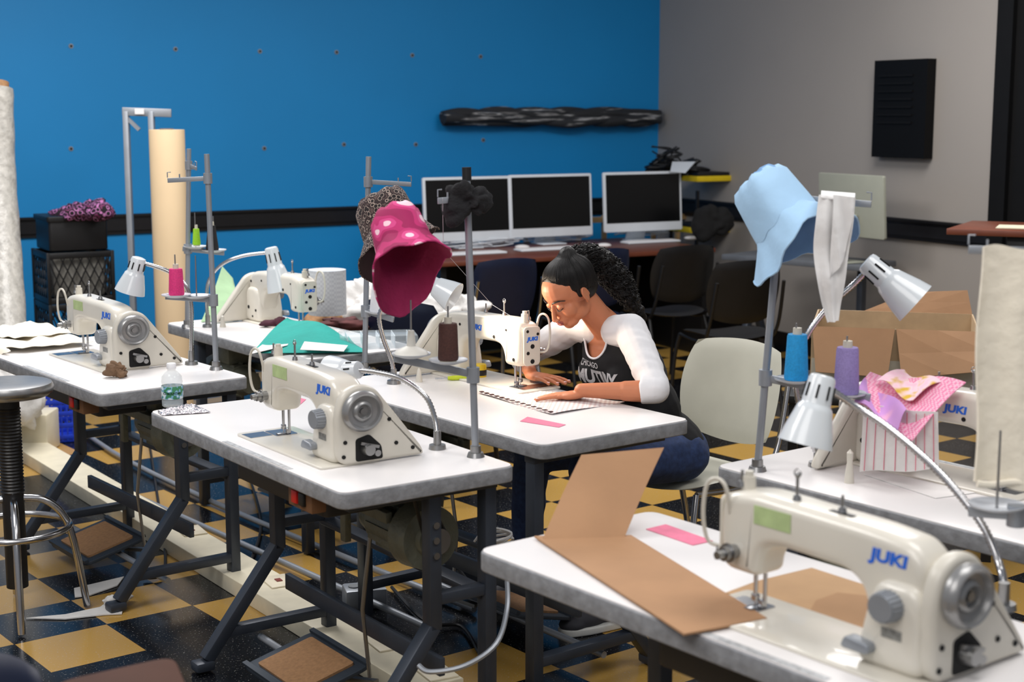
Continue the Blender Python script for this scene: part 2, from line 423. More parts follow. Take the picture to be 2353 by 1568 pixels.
# ---------------------------------------------------------------- tables
def table_frame(corner,which,ang,L,Wd,typ):
    U=V((math.cos(ang),math.sin(ang),0)); Vv=V((-math.sin(ang),math.cos(ang),0))
    c=corner+U*Wd/2+(Vv*L/2 if which=='nl' else -Vv*L/2); c.z=0
    rz=ang-math.pi/2 if typ=='F' else ang+math.pi/2
    return c,rz
def make_table(label,corner,which,ang,typ,L=1.22,Wd=.51,cord=None):
    c,rz=table_frame(corner,which,R(ang),L,Wd,typ)
    t=thing('sewing_table',label,'table',c,rz,'industrial sewing tables')
    poly=rp([(-L/2,-Wd/2),(L/2,-Wd/2),(L/2,Wd/2),(-L/2,Wd/2)],.035,5)
    MB().slab(poly,.716,.757,.004).build('edge_band',m_grey_edge,t,local=True)
    poly2=rp([(-L/2+.003,-Wd/2+.003),(L/2-.003,-Wd/2+.003),(L/2-.003,Wd/2-.003),(-L/2+.003,Wd/2-.003)],.034,5)
    MB().slab(poly2,.755,TZ,.0015).build('tabletop',m_white,t,local=True)
    yf=.045; yr=Wd/2-.04; xe=(.53,-.36) if typ=='F' else (.36,-.53)
    for x in xe:
        q=MB()
        q.bar((x,yf,.715),(x,yf,.34),.042,.036,.004,up=(1,0,0)); q.bar((x,yf,.35),(x,-.20,.035),.042,.036,.004,up=(1,0,0)); q.box((x,-.21,.02),(.055,.06,.03),.008)
        lg=q.build('leg',m_steel,t,local=True)
        for zz in (.62,.58,.54): MB().cyl((x+.018,yf,zz),(x+.026,yf,zz),.009).build('bolt',m_metal,lg,local=True)
        MB().bar((x,yr,.715),(x,yr,0.005),.042,.036,.004,up=(1,0,0)).build('leg',m_steel,t,local=True)
        MB().bar((x,-Wd/2+.05,.703),(x,Wd/2-.02,.703),.045,.022,.003).build('crossbar',m_steel,t,local=True)
        MB().bar((x,yf,.42),(x,yr,.42),.034,.03,.003).build('crossbar',m_steel,t,local=True)
        MB().bar((x,-.15,.11),(x,yr,.11),.038,.03,.003).build('crossbar',m_steel,t,local=True)
    br_=MB().bar((xe[0],yr,.40),(xe[1],yr,.40),.05,.018,.003).build('brace',m_steel,t,local=True)
    MB().bar((xe[0],yf+.03,.23),(xe[1],yf+.03,.23),.018,.05,.003).build('brace',m_steel,t,local=True)
    for k in range(5): MB().box((xe[1]+.12+.15*k,yr-.012,.40),(.06,.004,.012)).build('brace_slot',m_dark,br_,local=True,smooth=0)
    px_=0 if typ=='F' else -.05
    q=MB(); q.tube([(xe[0],-.02,.07),(xe[1],-.02,.07)],.011,10); q.build('treadle_shaft',m_greymetal,t,local=True)
    mm=T(px_,-.05,.095)@Matrix.Rotation(R(14),4,'X')
    q=MB(); q.slab(rp([(-.17,-.12),(.17,-.12),(.17,.12),(-.17,.12)],.03,4),-.008,.004,.002,mm)
    q.slab([(-.17,-.12),(.17,-.12),(.17,-.105),(-.17,-.105)],.004,.014,0,mm); q.slab([(-.17,.105),(.17,.105),(.17,.12),(-.17,.12)],.004,.014,0,mm)
    pd=q.build('treadle',M('dark_treadle_steel',(58,66,76),.5,.4),t,local=True)
    MB().slab(rp([(-.13,-.09),(.13,-.09),(.13,.09),(-.13,.09)],.01,3),.004,.011,0,mm).build('treadle_pad',m_cork,pd,local=True)
    q=MB(); q.tube([(px_+.19,.05,.10),(px_+.19,.03,.3),(px_+.22,.05,.58)],.006,8); q.bar((px_+.1,.02,.075),(px_+.21,.06,.09),.02,.012); q.build('treadle_rod',m_metal,t,local=True)
    MB().slab(rp([(-.13,-.19),(.4,-.19),(.4,-.01),(-.13,-.01)],.02,3),.64,.716,.006).build('oil_pan',M('black_oil_pan',(34,34,36),.5),t,local=True)
    q=MB()
    q.cyl((.2,.10,.55),(.37,.10,.55),.066,.07,28); q.cyl((.37,.10,.55),(.44,.10,.55),.092,.085,32); q.cyl((.44,.10,.55),(.455,.10,.55),.05,.045,24); q.cyl((.13,.10,.55),(.2,.10,.55),.045,.06,24)
    for k in range(12):
        a_=k*math.pi/6; q.bar((.21,.10+.066*math.cos(a_),.55+.066*math.sin(a_)),(.36,.10+.07*math.cos(a_),.55+.07*math.sin(a_)),.008,.016)
    mo=q.build('motor',m_motor,t,local=True)
    q=MB(); q.box((.28,.10,.665),(.1,.1,.1),.008); q.bar((.12,.02,.48),(.12,.02,.66),.02,.03,.003); q.bar((.1,.02,.6),(.36,.02,.6),.02,.03,.003); q.build('motor_bracket',m_motor,t,local=True)
    q=MB(); q.cyl((.456,.10,.55),(.48,.10,.55),.035,.035,24); q.build('pulley',m_metal,mo,local=True)
    q=MB(); q.tube([(.47,.065,.55),(.47,.02,.712),(.47,.05,.712),(.47,.135,.55)],.005,6,True); q.build('drive_belt',m_black,t,local=True)
    sb=MB().box((.33,-Wd/2+.06,.685),(.13,.06,.06),.004).build('switch_box',M('brown_switch_box',(120,84,56),.6),t,local=True)
    MB().box((.31,-Wd/2+.028,.685),(.03,.012,.034),.003).build('red_switch',M('red_switch',(200,30,26),.4),sb,local=True)
    MB().box((.35,-Wd/2+.028,.685),(.03,.012,.034),.003).build('black_switch',m_black,sb,local=True)
    q=MB(); q.box((.12,-Wd/2+.012,.7605),(.4,.016,.001)); q.build('ruler_strip',M('ruler_grey',(176,178,180),.4,var=.3,vs=90),t,local=True,smooth=0)
    for cd in (cord or []):
        MB().tube(cr(cd[0],6),cd[1],7).build('power_cord',cd[2],t)
    return t
A1=P(785,1135); t1=make_table('white sewing table in the centre foreground carrying the water bottle',A1,'nl',35,'F',cord=[([Q(1165,1330,3.8),Q(1165,1400,3.75),Q(1140,1480,3.65),Q(1070,1530,3.6),Q(990,1545,3.6),Q(962,1530,3.62)],.007,m_greymetal),([P(560,1060,.012),P(600,1200,.012),P(570,1330,.012),P(650,1400,.012)],.006,m_black)])
A2=P(1245,1024); t2=make_table('white sewing table the seated woman works at',A2,'nl',38,'B',Wd=.57,cord=[([P(900,1350,.012),P(980,1430,.012),P(1060,1440,.012),P(1100,1500,.012)],.006,m_black)])
A3=P(228,907); t3=make_table('white sewing table at far left under cream cloth, behind the metal stool',A3,'nl',38,'F',Wd=.54,cord=[([P(340,1000,.012),P(360,1130,.012),P(380,1300,.012),P(330,1330,.012)],.006,m_black)])
A4=P(380,742); t4=make_table('grey looking sewing table at the back below the tall paper roll, holding teal cloth',A4,'fl',37,'B')
A5=P(1092,1262); t5=make_table('white sewing table nearest at lower right with upright cardboard on it',A5,'fl',38,'F',Wd=.5)
A6=P(1640,1070); t6=make_table('white sewing table at right edge under the light blue hat',A6,'fl',38,'B')
# ---------------------------------------------------------------- sewing machines
def make_machine(label,pos,rz,sc=1.0,back_text=False,tx=.185):
    t=thing('sewing_machine',label,'sewing machine',(pos.x,pos.y,TZ),rz,'industrial sewing machines')
    B=lambda mb,n,m,p=t:mb.build(n,m,p,local=True)
    q=MB(); q.slab(rp([(-.085,-.105),(.42,-.105),(.42,.072),(-.085,.072)],.012,3),.0,.007,.002); B(q,'bed',m_cream)
    q=MB(); q.slab(rp([(-.06,-.03),(.02,-.03),(.02,.035),(-.06,.035)],.006,2),.007,.0085); B(q,'needle_plate',m_chrome)
    q=MB(); q.slab([(-.06,-.1),(.0,-.1),(.0,-.033),(-.06,-.033)],.007,.0082); B(q,'slide_plate',m_chrome)
    body=rp([(-.052,.085),(-.056,.19),(-.046,.236),(.02,.25),(.29,.243),(.365,.234),(.398,.20),(.402,.10),(.405,.004),(.285,.004),(.283,.09),(.268,.135),(.235,.155),(.09,.158),(.055,.15),(.04,.12),(.036,.085)],.032,5)
    q=MB(); q.slab(body,-.044,.044,.022,XZ,6)
    q.slab(rp([(.272,.004),(.41,.004),(.405,.14),(.385,.165),(.31,.165),(.29,.1)],.03,5),-.062,.056,.018,XZ,5)
    arm=B(q,'arm',m_cream)
    q=MB(); q.slab(rp([(-.034,.09),(.034,.09),(.034,.228),(-.034,.228)],.016,4),-.062,-.054,.004,YZ); fp=B(q,'face_plate',m_cream2,arm)
    for y_,z_,r_ in ((0,.105,.008),(.018,.135,.006),(0,.158,.008),(-.022,.2,.005),(.02,.212,.005)): B(MB().cyl((-.062,y_,z_),(-.0635,y_,z_),r_,r_,14),'plate_hole',m_dark,fp)
    for x_,z_,r_ in ((.085,.178,.006),(.21,.175,.006),(.375,.07,.008),(.31,.06,.006),(.275,.2,.005),(.34,.03,.005),(-.02,.11,.006),(.02,.21,.004),(.37,.19,.006)): 
        B(MB().cyl((x_,.042 if z_>.16 or x_<0 else .054,z_),(x_,.0455 if z_>.16 or x_<0 else .058,z_),r_,r_,14),'screw_hole',m_dark,arm)
    q=MB(); q.cyl((0,0,.022),(0,0,.09),.0042,.0042,12); q.cyl((0,0,.01),(0,0,.024),.0014); q.box((0,0,.03),(.012,.012,.014),.002); B(q,'needle_bar',m_chrome)
    q=MB(); q.cyl((.012,.012,.012),(.012,.012,.095),.004); q.box((.0,-.004,.0105),(.018,.034,.003),.001); q.box((.008,.01,.017),(.012,.014,.016),.002); B(q,'presser_foot',m_chrome)
    q=MB(); q.tube(cr([(-.045,-.045,.13),(-.066,-.058,.14),(-.073,-.064,.19),(-.068,-.062,.248),(-.05,-.056,.266),(-.03,-.052,.252),(-.028,-.042,.2)],6),.0038,8); B(q,'take_up_guard',m_cream2)
    q=MB(); q.cyl((-.012,-.042,.128),(-.012,-.075,.128),.014,.014,18); q.cyl((-.012,-.06,.128),(-.012,-.063,.128),.019,.019,20); q.cyl((-.012,-.075,.128),(-.012,-.09,.128),.009,.008,16); q.tube([(-.03,-.042,.115),(-.035,-.07,.112),(-.03,-.07,.14)],.0015,6); B(q,'tension_disc',m_metal)
    for x_,h in ((-.03,.03),(.1,.045),(.2,.03)):
        q=MB(); q.cyl((x_,-.01,.24),(x_,-.01,.25+h),.0028); q.cyl((x_,-.01,.248),(x_,-.01,.258),.008,.006,14)
        if h>.04: q.ell((.1,-.01,.297),.005); q.tube(cr([(.1,-.01,.29),(.108,-.01,.3),(.1,-.01,.308),(.092,-.01,.3)],4,True),.0012,5,True)
        B(q,'thread_post',m_metal)
    q=MB(); q.cyl((-.022,0,.238),(-.022,0,.268),.013,.012,20); q.cyl((-.022,0,.268),(-.022,0,.278),.008); B(q,'pressure_knob',m_cream2)
    q=MB(); q.cyl((.345,-.06,.125),(.345,-.088,.125),.027,.024,30)
    for k in range(20):
        a_=k*math.pi/10; q.bar((.345+.0265*math.cos(a_),-.062,.125+.0265*math.sin(a_)),(.345+.024*math.cos(a_),-.086,.125+.024*math.sin(a_)),.004,.004)
    B(q,'stitch_dial',m_greymetal)
    q=MB(); q.slab(rp([(.26,.03),(.32,.03),(.32,.05),(.27,.055)],.01,3),-.082,-.058,.004,XZ); B(q,'reverse_lever',m_greymetal)
    prof=rp([(-.06,.004),(-.062,.15),(-.045,.205),(.0,.228),(.05,.216),(.085,.17),(.19,.03),(.2,.004)],.04,6)
    q=MB(); q.slab(prof,.398,.43,.012,YZ,4); bc=B(q,'belt_cover',m_cream2)
    q=MB(); q.slab(rp([(-.01,.012),(-.01,.075),(.03,.085),(.065,.05),(.07,.012)],.008,3),.43,.4315,0,YZ); B(q,'cover_opening',m_dark,bc)
    q=MB(); q.cyl((.431,.02,.045),(.455,.02,.045),.017,.015,18); q.cyl((.431,.045,.033),(.45,.045,.033),.009); q.bar((.44,.0,.065),(.445,.05,.05),.008,.008); B(q,'bobbin_winder',m_metal)
    for y_,z_ in ((-.04,.07),(.11,.05),(.09,.12),(-.045,.03),(.16,.03)): B(MB().cyl((.43,y_,z_),(.4325,y_,z_),.0055,.0055,12),'cover_screw',m_dark,bc)
    hm=T(.43,.005,.155)@Matrix.Rotation(R(90),4,'Y')
    q=MB(); q.lathe([(.0,.0),(.05,.0),(.056,.004),(.058,.012),(.056,.022),(.05,.028),(.045,.026),(.042,.016),(.03,.014),(.026,.02),(.02,.022),(.018,.012),(.0,.012)],hm,40); hw=B(q,'handwheel',M('grey_handwheel',(150,150,150),.3,.5,var=.04))
    q=MB(); q.lathe([(0,.012),(.009,.012),(.009,.02),(0,.02)],hm,24); B(q,'wheel_hub',m_metal,hw)
    tm=textmesh('JUKI',.031,.12,.0014,1.25); tm.transform(T(.325,-.0445,.2)@Matrix.Rotation(R(90),4,'X')); mkobj(tm,'brand_lettering',m_blue_text,arm,smooth=0,local=True)
    tm=textmesh('JUKI',.027,.12,.0012,1.25); tm.transform(T(tx,.0446,.2)@rotz(math.pi)@Matrix.Rotation(R(90),4,'X')); mkobj(tm,'brand_lettering',m_blue_text,arm,smooth=0,local=True)
    tm=textmesh('JUKI',.018,.12,.001,1.25); tm.transform(T(-.0626,0,.184)@rotz(-math.pi/2)@Matrix.Rotation(R(90),4,'X')); mkobj(tm,'brand_lettering',m_blue_text,fp,smooth=0,local=True)
    q=MB(); q.box((.35,-.0623,.075),(.04,.001,.018)); B(q,'rating_plate',M('grey_plate',(130,130,126),.4,var=.4,vs=200),arm)
    if not back_text:
        q=MB(); q.box((.075,-.0448,.212),(.085,.001,.036),.0); B(q,'green_sticker',m_green_note,arm)
        q=MB(); q.box((.2,-.01,.2465),(.05,.012,.001)); B(q,'warning_sticker',m_black,arm)
    t.scale=(sc,sc,sc*.93)
    return t
a1=R(35)
make_machine('white sewing machine on the centre foreground table beside the water bottle',P(652,1003),a1-math.pi/2)
make_machine('white sewing machine in front of the seated woman',P(1196,893),R(38)+math.pi/2,back_text=True)
make_machine('white sewing machine on the far left table with pink thread behind',P(193,816),R(38)-math.pi/2)
make_machine('white sewing machine behind the teal cloth, farthest from the camera',P(697,760),R(37)+math.pi/2,back_text=True)
make_machine('large blurred white sewing machine nearest the camera at lower right',P(1735,1406),R(38)-math.pi/2)
make_machine('white sewing machine under the pink and purple cloth at right edge',P(2302,1128),R(38)+math.pi/2,back_text=True,tx=.11)
# ---------------------------------------------------------------- lamps
def make_lamp(label,base,path,hb,hf,r=.056,light=0):
    t=thing('gooseneck_lamp',label,'lamp',base,0,'gooseneck lamps')
    pts=cr([base+V((0,0,.03))]+path+[hb+(hf-hb)*.12],10)
    L=[0]
    for i in range(1,len(pts)): L.append(L[-1]+(pts[i]-pts[i-1]).length)
    N=int(L[-1]/.0045); out=[];j=0
    for i in range(N+1):
        d=L[-1]*i/N
        while j<len(L)-2 and L[j+1]<d: j+=1
        f=(d-L[j])/max(1e-9,L[j+1]-L[j]); out.append(pts[j].lerp(pts[j+1],f))
    MB().tube(out,[.0085 if i%2 else .0066 for i in range(N+1)],10).build('gooseneck',m_chrome,t,smooth=60)
    q=MB(); q.cyl(base,base+V((0,0,.012)),.024,.022,20); q.cyl(base+V((0,0,.012)),base+V((0,0,.05)),.011,.01,14); q.build('lamp_base',m_metal,t)
    ax=(hf-hb); Ln=ax.length; m=T(hb)@frame(ax); k=Ln/.155; s_=r/.056
    prof=[(0,0),(.018,0),(.025,.003),(.0275,.01),(.030,.062),(.031,.066),(.036,.072),(.038,.08),(.05,.125),(.056,.155),(.0545,.155),(.048,.126),(.035,.085),(.0,.08)]
    sh_=MB().lathe([(a*s_,b*k) for a,b in prof],m,36).build('lamp_shade',m_lampw,t)
    for i in range(8):
        q=MB(); a_=i*math.pi/4+.3; p0=m@V((.0288*s_*math.cos(a_),.0288*s_*math.sin(a_),.022*k)); p1=m@V((.0305*s_*math.cos(a_),.0305*s_*math.sin(a_),.052*k)); q.bar(p0,p1,.003,.004)
        q.build('vent_slot',m_dark,sh_)
    q=MB(); q.ell(m@V((0,0,.105*k)),.022*s_); q.build('bulb',M('frosted_bulb',(240,236,225),.3,var=0),t)
    return t
def PB(u,v): return P(u,v,TZ)
b=PB(1005,1032); make_lamp('white gooseneck lamp arched behind the centre foreground sewing machine',b,[Q(1000,965,3.97),Q(978,912,3.98),Q(925,872,4.0),Q(865,856,4.03)],Q(826,850,4.04),Q(762,858,4.1),.05)
b=PB(905,882); make_lamp('white gooseneck lamp between pink hat and seated woman',b,[Q(900,830,4.93),Q(880,775,4.93),Q(872,725,4.93),Q(893,690,4.93),Q(935,655,4.9)],Q(968,638,4.88),Q(1044,684,4.84),.052)
b=PB(440,838); make_lamp('white gooseneck lamp at far left beside pink thread',b,[Q(440,765,b.y),Q(439,700,b.y),Q(425,655,b.y),Q(385,623,b.y)],Q(320,592,b.y),Q(298,672,b.y),.054)
b=P(478,752); make_lamp('white gooseneck lamp over farthest sewing machine by the blue wall',b,[Q(475,690,b.y),Q(480,645,b.y),Q(510,608,b.y),Q(560,588,b.y)],Q(622,568,b.y),Q(646,668,b.y),.058)
b=PB(1878,1072); make_lamp('white gooseneck lamp right of light blue hat, tilted to the right',b,[Q(1862,1010,3.75),Q(1838,940,3.75),Q(1828,860,3.75),Q(1850,780,3.75),Q(1900,710,3.75),Q(1960,655,3.75)],Q(1988,600,3.72),Q(2104,698,3.68),.058)
b=PB(2305,1400); make_lamp('white gooseneck lamp pointing down between lilac thread and near machine',b,[Q(2300,1310,2.72),Q(2262,1215,2.78),Q(2190,1120,2.85),Q(2110,1040,2.92),Q(2030,975,2.97),Q(1960,930,3.0)],Q(1892,862,3.0),Q(1850,1022,2.98),.056)
# ---------------------------------------------------------------- thread stands and spools
def disc(q,c,r=.05): q.lathe([(0,.0),(r*.5,.001),(r,.008),(r*1.02,.009),(r,.005),(r*.5,-.003),(0,-.003)],T(c),28)
def make_stand(label,base,top,arm,tray,discs,cap=None,mat=m_greymetal):
    t=thing('thread_stand',label,'thread stand',base,0,'thread stands')
    q=MB(); q.tube([base,top],.0095,14); q.build('pole',mat,t)
    q=MB(); q.cyl(base,base+V((0,0,.012)),.024,.02,18); q.cyl(base+V((0,0,.01)),base+V((0,0,.03)),.015,.014,14); q.build('base_flange',m_metal,t)
    if arm:
        q=MB(); q.bar(arm[0],arm[1],.016,.005,.001,up=(0,0,1)); d=(arm[1]-arm[0]).normalized(); q.tube([arm[0]+V((0,0,.01)),arm[0]+V((0,0,.028)),arm[0]+V((0,0,.028))+d*.012],.002,6); q.tube([arm[0].lerp(arm[1],.3)+V((0,0,.0)),arm[0].lerp(arm[1],.3)+V((0,0,.02))],.0025,6)
        q.build('guide_arm',mat,t)
        f=(arm[1].z-base.z)/(top.z-base.z); c=base.lerp(top,f); MB().cyl(c-V((0,0,.018)),c+V((0,0,.018)),.0155,.0155,16).build('clamp',m_greymetal,t)
    if tray:
        q=MB(); q.bar(tray[0],tray[1],.02,.01,.002,up=(0,0,1)); q.build('spool_bar',mat,t)
        c=tray[2]; MB().cyl(c-V((0,0,.02)),c+V((0,0,.02)),.017,.017,16).build('clamp',m_greymetal,t)
    for p in discs:
        q=MB(); disc(q,p+V((0,0,.003))); dd=q.build('spool_disc',M('pale_disc_plastic',(190,194,200),.4),t)
        q=MB(); q.cyl(p,p+V((0,0,.15)),.0028,.0022,8); q.build('spindle',m_metal,dd)
    if cap: MB().cyl(top-(top-base).normalized()*.03,top+V((0,0,.004)),.012,.012,16).build('end_cap',m_black,t)
    return t
def make_spool(label,mat,p,r=.027,h=.1,taper=.8):
    t=thing('thread_spool',label,'thread spool',p,0,'thread spools')
    MB().lathe([(0,.006),(r*.95,.006),(r,.012),(r*(1+taper)/2,h*.5),(r*taper,h-.008),(r*taper*.93,h-.002),(0,h-.002)],T(p),28).build('thread',mat,t)
    MB().lathe([(0,.0),(r*.8,.0),(r*.85,.004),(r*.5,.008),(r*.38,h),(r*.36,h+.014),(r*.3,h+.014),(0,h+.01)],T(p),20).build('cone_core',M('ivory_cone',(206,200,184),.5),t)
    return t
b=P(1093,1050); tp=Q(1072,388,b.y)
def onp(b,tp,v):
    lo,hi=0,1
    for _ in range(30):
        m_=(lo+hi)/2; p=b.lerp(tp,m_); d=V((p.x,p.y,p.z-CH)); 
        fwd=d.y*K - d.z*S; up=d.y*S + d.z*K
        vv=784-F*up/fwd
        if vv>v: lo=m_
        else: hi=m_
    return b.lerp(tp,lo)
pc=onp(b,tp,862)
make_stand('grey thread stand holding pink camouflage hat on centre foreground table',b,tp,(Q(1006,462,3.80),Q(1080,456,b.y)),(Q(905,823,3.83),Q(1096,862,b.y),pc),[Q(945,822,3.83),Q(1030,836,3.83)],cap=True)
make_spool('dark brown thread spool below the black cap',m_brownth,Q(1030,832,3.83),.027,.103,.9)
MB().lathe([(0,0),(.045,.0),(.04,.008),(.012,.02),(.008,.06),(.0,.062)],T(Q(945,818,3.83)+V((0,0,.006))),24).build('cone_adapter',M('ivory_cone2',(206,204,196),.5),None,'white flared spool cone below the pink hat','spool cone')
b=P(838,852); tp=Q(847,360,b.y); pc=onp(b,tp,715)
make_stand('grey thread stand behind the pink hat, holding the leopard print hat',b,tp,(Q(945,424,b.y-.05),onp(b,tp,418)),(Q(905,735,b.y-.05),Q(832,712,b.y),pc),[Q(872,722,b.y-.03)])
make_spool('white thread spool left of the maroon hat tip',m_cotton,Q(872,720,b.y-.03),.034,.12,.7)
b=P(497,850); tp=Q(475,354,b.y); pc=onp(b,tp,690)
make_stand('grey thread stand on the far left table with pink thread',b,tp,(Q(385,415,b.y),onp(b,tp,410)),(Q(380,682,b.y),Q(495,690,b.y),pc),[Q(405,684,b.y-.02),Q(452,686,b.y)])
make_spool('bright pink thread spool beside far left gooseneck lamp',m_pinkth,Q(406,682,b.y-.02),.027,.1,.86)
b=P(430,752); tp=Q(434,342,b.y); pc=onp(b,tp,585)
make_stand('grey thread stand in front of the tall paper roll with green thread',b,tp,(Q(452,388,b.y-.05),onp(b,tp,380)),(Q(420,572,b.y),Q(515,582,b.y-.03),onp(b,tp,572)),[Q(450,572,b.y-.02),Q(492,580,b.y-.03)])
make_spool('lime green thread spool near the blue wall',m_greenth,Q(452,566,b.y-.02),.017,.075,.75)
make_spool('black thread cone beside the lime green spool',m_blackth,Q(488,578,b.y-.03),.027,.11,.6)
b=P(1740,1082); tp=Q(1796,446,b.y); pc=onp(b,tp,868)
make_stand('grey thread stand carrying the light blue hat and white tube cloth',b,tp,(Q(2002,470,b.y-.1),onp(b,tp,452)),(Q(1755,868,b.y),Q(2000,915,b.y-.12),pc),[Q(1826,880,b.y-.03),Q(1942,912,b.y-.1)])
make_spool('bright blue thread spool under the light blue hat',m_blueth,Q(1829,878,b.y-.03),.03,.122,.82)
make_spool('lilac thread spool behind the near white lamp',m_purth,Q(1944,910,b.y-.1),.031,.122,.86)
b=V((1.02,2.66,TZ)); 
make_stand('grey thread stand at right edge draped with cream canvas',b,V((.985,2.84,1.43)),(Q(2225,574,2.86),Q(2370,578,2.84)),(Q(2225,1175,2.72),Q(2360,1185,2.68),Q(2335,1185,2.69)),[Q(2290,1172,2.7)])
q=MB()
def cf(p,a,b_): 
    return p+V((.004*math.sin(b_*8),.014*math.sin(a*math.pi*2.2+.5),.004*math.sin(a*9)))
q.sheet(Q(2243,1110,2.73),Q(2420,1130,2.73),Q(2420,566,2.80),Q(2260,568,2.80),26,30,cf,.012)
q.tube(cr([Q(2246+18*i,1112+3*math.sin(i),2.725) for i in range(10)],3),.007,8)
q.build('canvas_strip',m_cloth,None,'thick cream canvas strip hanging at the right edge','fabric')
# ---------------------------------------------------------------- hats
def make_hat(name,label,m1,m2,c,axis,up,rc=.08,rb=.135,dep=.13,seed=0,sq=(1,1),amp=.1,cat='hat'):
    t=thing(name,label,cat,c)
    m=T(c)@frame(axis,up)@Matrix.Diagonal((sq[0],sq[1],1,1))
    def wob(p,tt,f):
        k=1+amp*f*math.sin(2*tt+seed)+amp*.6*f*math.sin(3*tt+seed*2)+amp*.25*math.sin(5*tt+seed)
        return V((p.x*k,p.y*k,p.z+.03*f*math.sin(2*tt+seed*1.7)+.004*math.sin(9*tt+f*4)))
    cp=[(0,-dep),(rc*.5,-dep*.99),(rc*.85,-dep*.93),(rc*.98,-dep*.8),(rc*1.03,-dep*.5),(rc*1.08,-dep*.2),(rc*1.1,0)]
    MB().lathe(cp,m,44,lambda p,tt,f:wob(p,tt,f*.4)).build('crown',m1,t,smooth=60)
    bp=[(rc*1.08,-.004),(rc*1.1,0)]+[(rc*1.1+(rb-rc*1.1)*i/6,.075*i/6) for i in range(1,7)]
    MB().lathe(bp,m,44,lambda p,tt,f:wob(p,tt,.4+f*.6)).build('brim',m1,t,smooth=60)
    ip=[(r_*.965,z_+.004) for r_,z_ in cp]+[(rc*1.07+(rb-rc*1.1)*i/6,.075*i/6+.002) for i in range(1,7)]
    MB().lathe(ip,m,44,lambda p,tt,f:wob(p,tt,.4+max(0,(f-.5)*1.2))).build('lining',m2,t,smooth=60)
    q=MB(); 
    q.tube([m@wob(V((rb*math.cos(a),rb*math.sin(a),.075)),a,1) for a in [i*math.pi/22 for i in range(44)]],.0025,6,True); q.build('brim_hem',m1,t)
    return t
make_hat('bucket_hat','pink camouflage hat hanging on the centre thread stand',m_camo,m_roseIn,Q(930,575,3.80),(.28,-.54,-.66),(0,0,1),.085,.135,.11,1.2,(1.04,.76))
make_hat('bucket_hat','leopard print hat hanging behind the pink one',m_leop,M('dark_lining',(40,20,26),.9),Q(903,535,5.05),(.35,-.35,-.75),(0,0,1),.11,.18,.14,.5,(1.0,.75))
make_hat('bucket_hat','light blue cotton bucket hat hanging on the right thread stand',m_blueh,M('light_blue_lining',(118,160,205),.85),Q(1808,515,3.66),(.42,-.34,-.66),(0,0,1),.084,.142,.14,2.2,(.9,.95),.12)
crumple('knit_cap','black knit cap draped over the centre thread stand top','cap',M('black_knit',(22,22,25),.95,bump=.6,bs=80),Q(1078,462,3.84),(.055,.045,.055),.55,16,3)
q=MB()
def tcf(p,a,b_): return p+V((-.020*math.sin(math.pi*b_)*(1-a),.008*math.sin(a*9+b_*3)+.004*math.sin(b_*14),0))
q.sheet(Q(1902,742,3.47),Q(1928,738,3.47),Q(1966,456,3.47),Q(1884,448,3.47),18,26,tcf,.006)
q.sheet(Q(1908,640,3.455),Q(1940,600,3.455),Q(1966,454,3.45),Q(1915,448,3.45),10,16,lambda p,a,b_:p+V((0,.006*math.sin(a*7+b_*6),0)),.004)
q.sheet(Q(1886,452,3.465),Q(1964,458,3.465),Q(1966,450,3.62),Q(1888,444,3.62),10,8,lambda p,a,b_:p+V((0,0,.01*math.sin(math.pi*b_))),.004)
q.build('tube_cloth',M('bright_white_cloth',(232,231,230),.9,var=.03,bump=.3,bs=25),None,'white draped tube of cloth hanging beside the light blue hat','fabric',smooth=70)
q=MB(); q.tube([Q(1017,455,3.80),Q(1019,575,3.9),Q(1130,700,4.8),P(1196,740,1.0)],.0006,4); q.build('thread_strand',m_cotton,None,'thin white thread strand running to the woman\'s machine','thread')
# ---------------------------------------------------------------- woman
Lv=V((.6,-.8,0)); pit=R(36)
Fv=V((-.8*math.cos(pit),-.6*math.cos(pit),-math.sin(pit))); Uv=V((-.8*math.sin(pit),-.6*math.sin(pit),math.cos(pit)))
HC=Q(1308,672,4.82)
HM=Matrix((Lv,Fv,Uv)).transposed().to_4x4(); HM=T(HC)@HM@Matrix.Scale(.96,4)
pel=V((.50,4.88,.56)); neckb=V((.305,4.90,.968)); SL=V((.383,4.78,.960)); SR=V((.215,5.02,.945))
EL=V((.445,4.55,.805)); WL=V((.215,4.595,.80)); ER=V((.04,5.17,.81)); WR_=V((.06,4.935,.80))
sp=(neckb-pel).normalized(); tf=Lv.cross(sp)*-1
if tf.dot(V((-.8,-.6,0)))<0: tf=-tf
def TM(c): return T(c)@Matrix((Lv,tf,sp)).transposed().to_4x4()
def torso(q,g,sg=None):
    sg=g if sg is None else sg
    q.ell((0,0,0),(.165+g,.115+g,.12+g),TM(pel+sp*.02)); q.ell((0,0,0),(.14+g,.10+g,.12+g),TM(pel.lerp(neckb,.38)))
    q.ell((0,0,0),(.150+g,.105+g,.13+g),TM(pel.lerp(neckb,.66))); q.ell((0,0,0),(.14+g,.07+g,.06+g),TM(neckb-sp*.075))
    for s_ in (1,-1): q.ell((s_*.07,.07,0),(.06+g,.052+g,.06+g),TM(pel.lerp(neckb,.62)))
    q.cap(neckb-sp*.045,SL,.050+sg,.040+sg); q.cap(neckb-sp*.045,SR,.050+sg,.040+sg)
q=MB(); torso(q,-.006)
hp=lambda x,y,z:HM@V((x,y,z))
q.cap(neckb-sp*.03,hp(0,-.035,-.06),.048,.044)
q.cap(neckb-sp*.02+Lv*.05,neckb+sp*.03,.04,.036); q.cap(neckb-sp*.02-Lv*.05,neckb+sp*.03,.04,.036)
q.ell((0,-.012,.03),(.072,.09,.082),HM); q.ell((0,.022,.036),(.063,.065,.062),HM); q.ell((0,.026,-.028),(.055,.060,.066),HM)
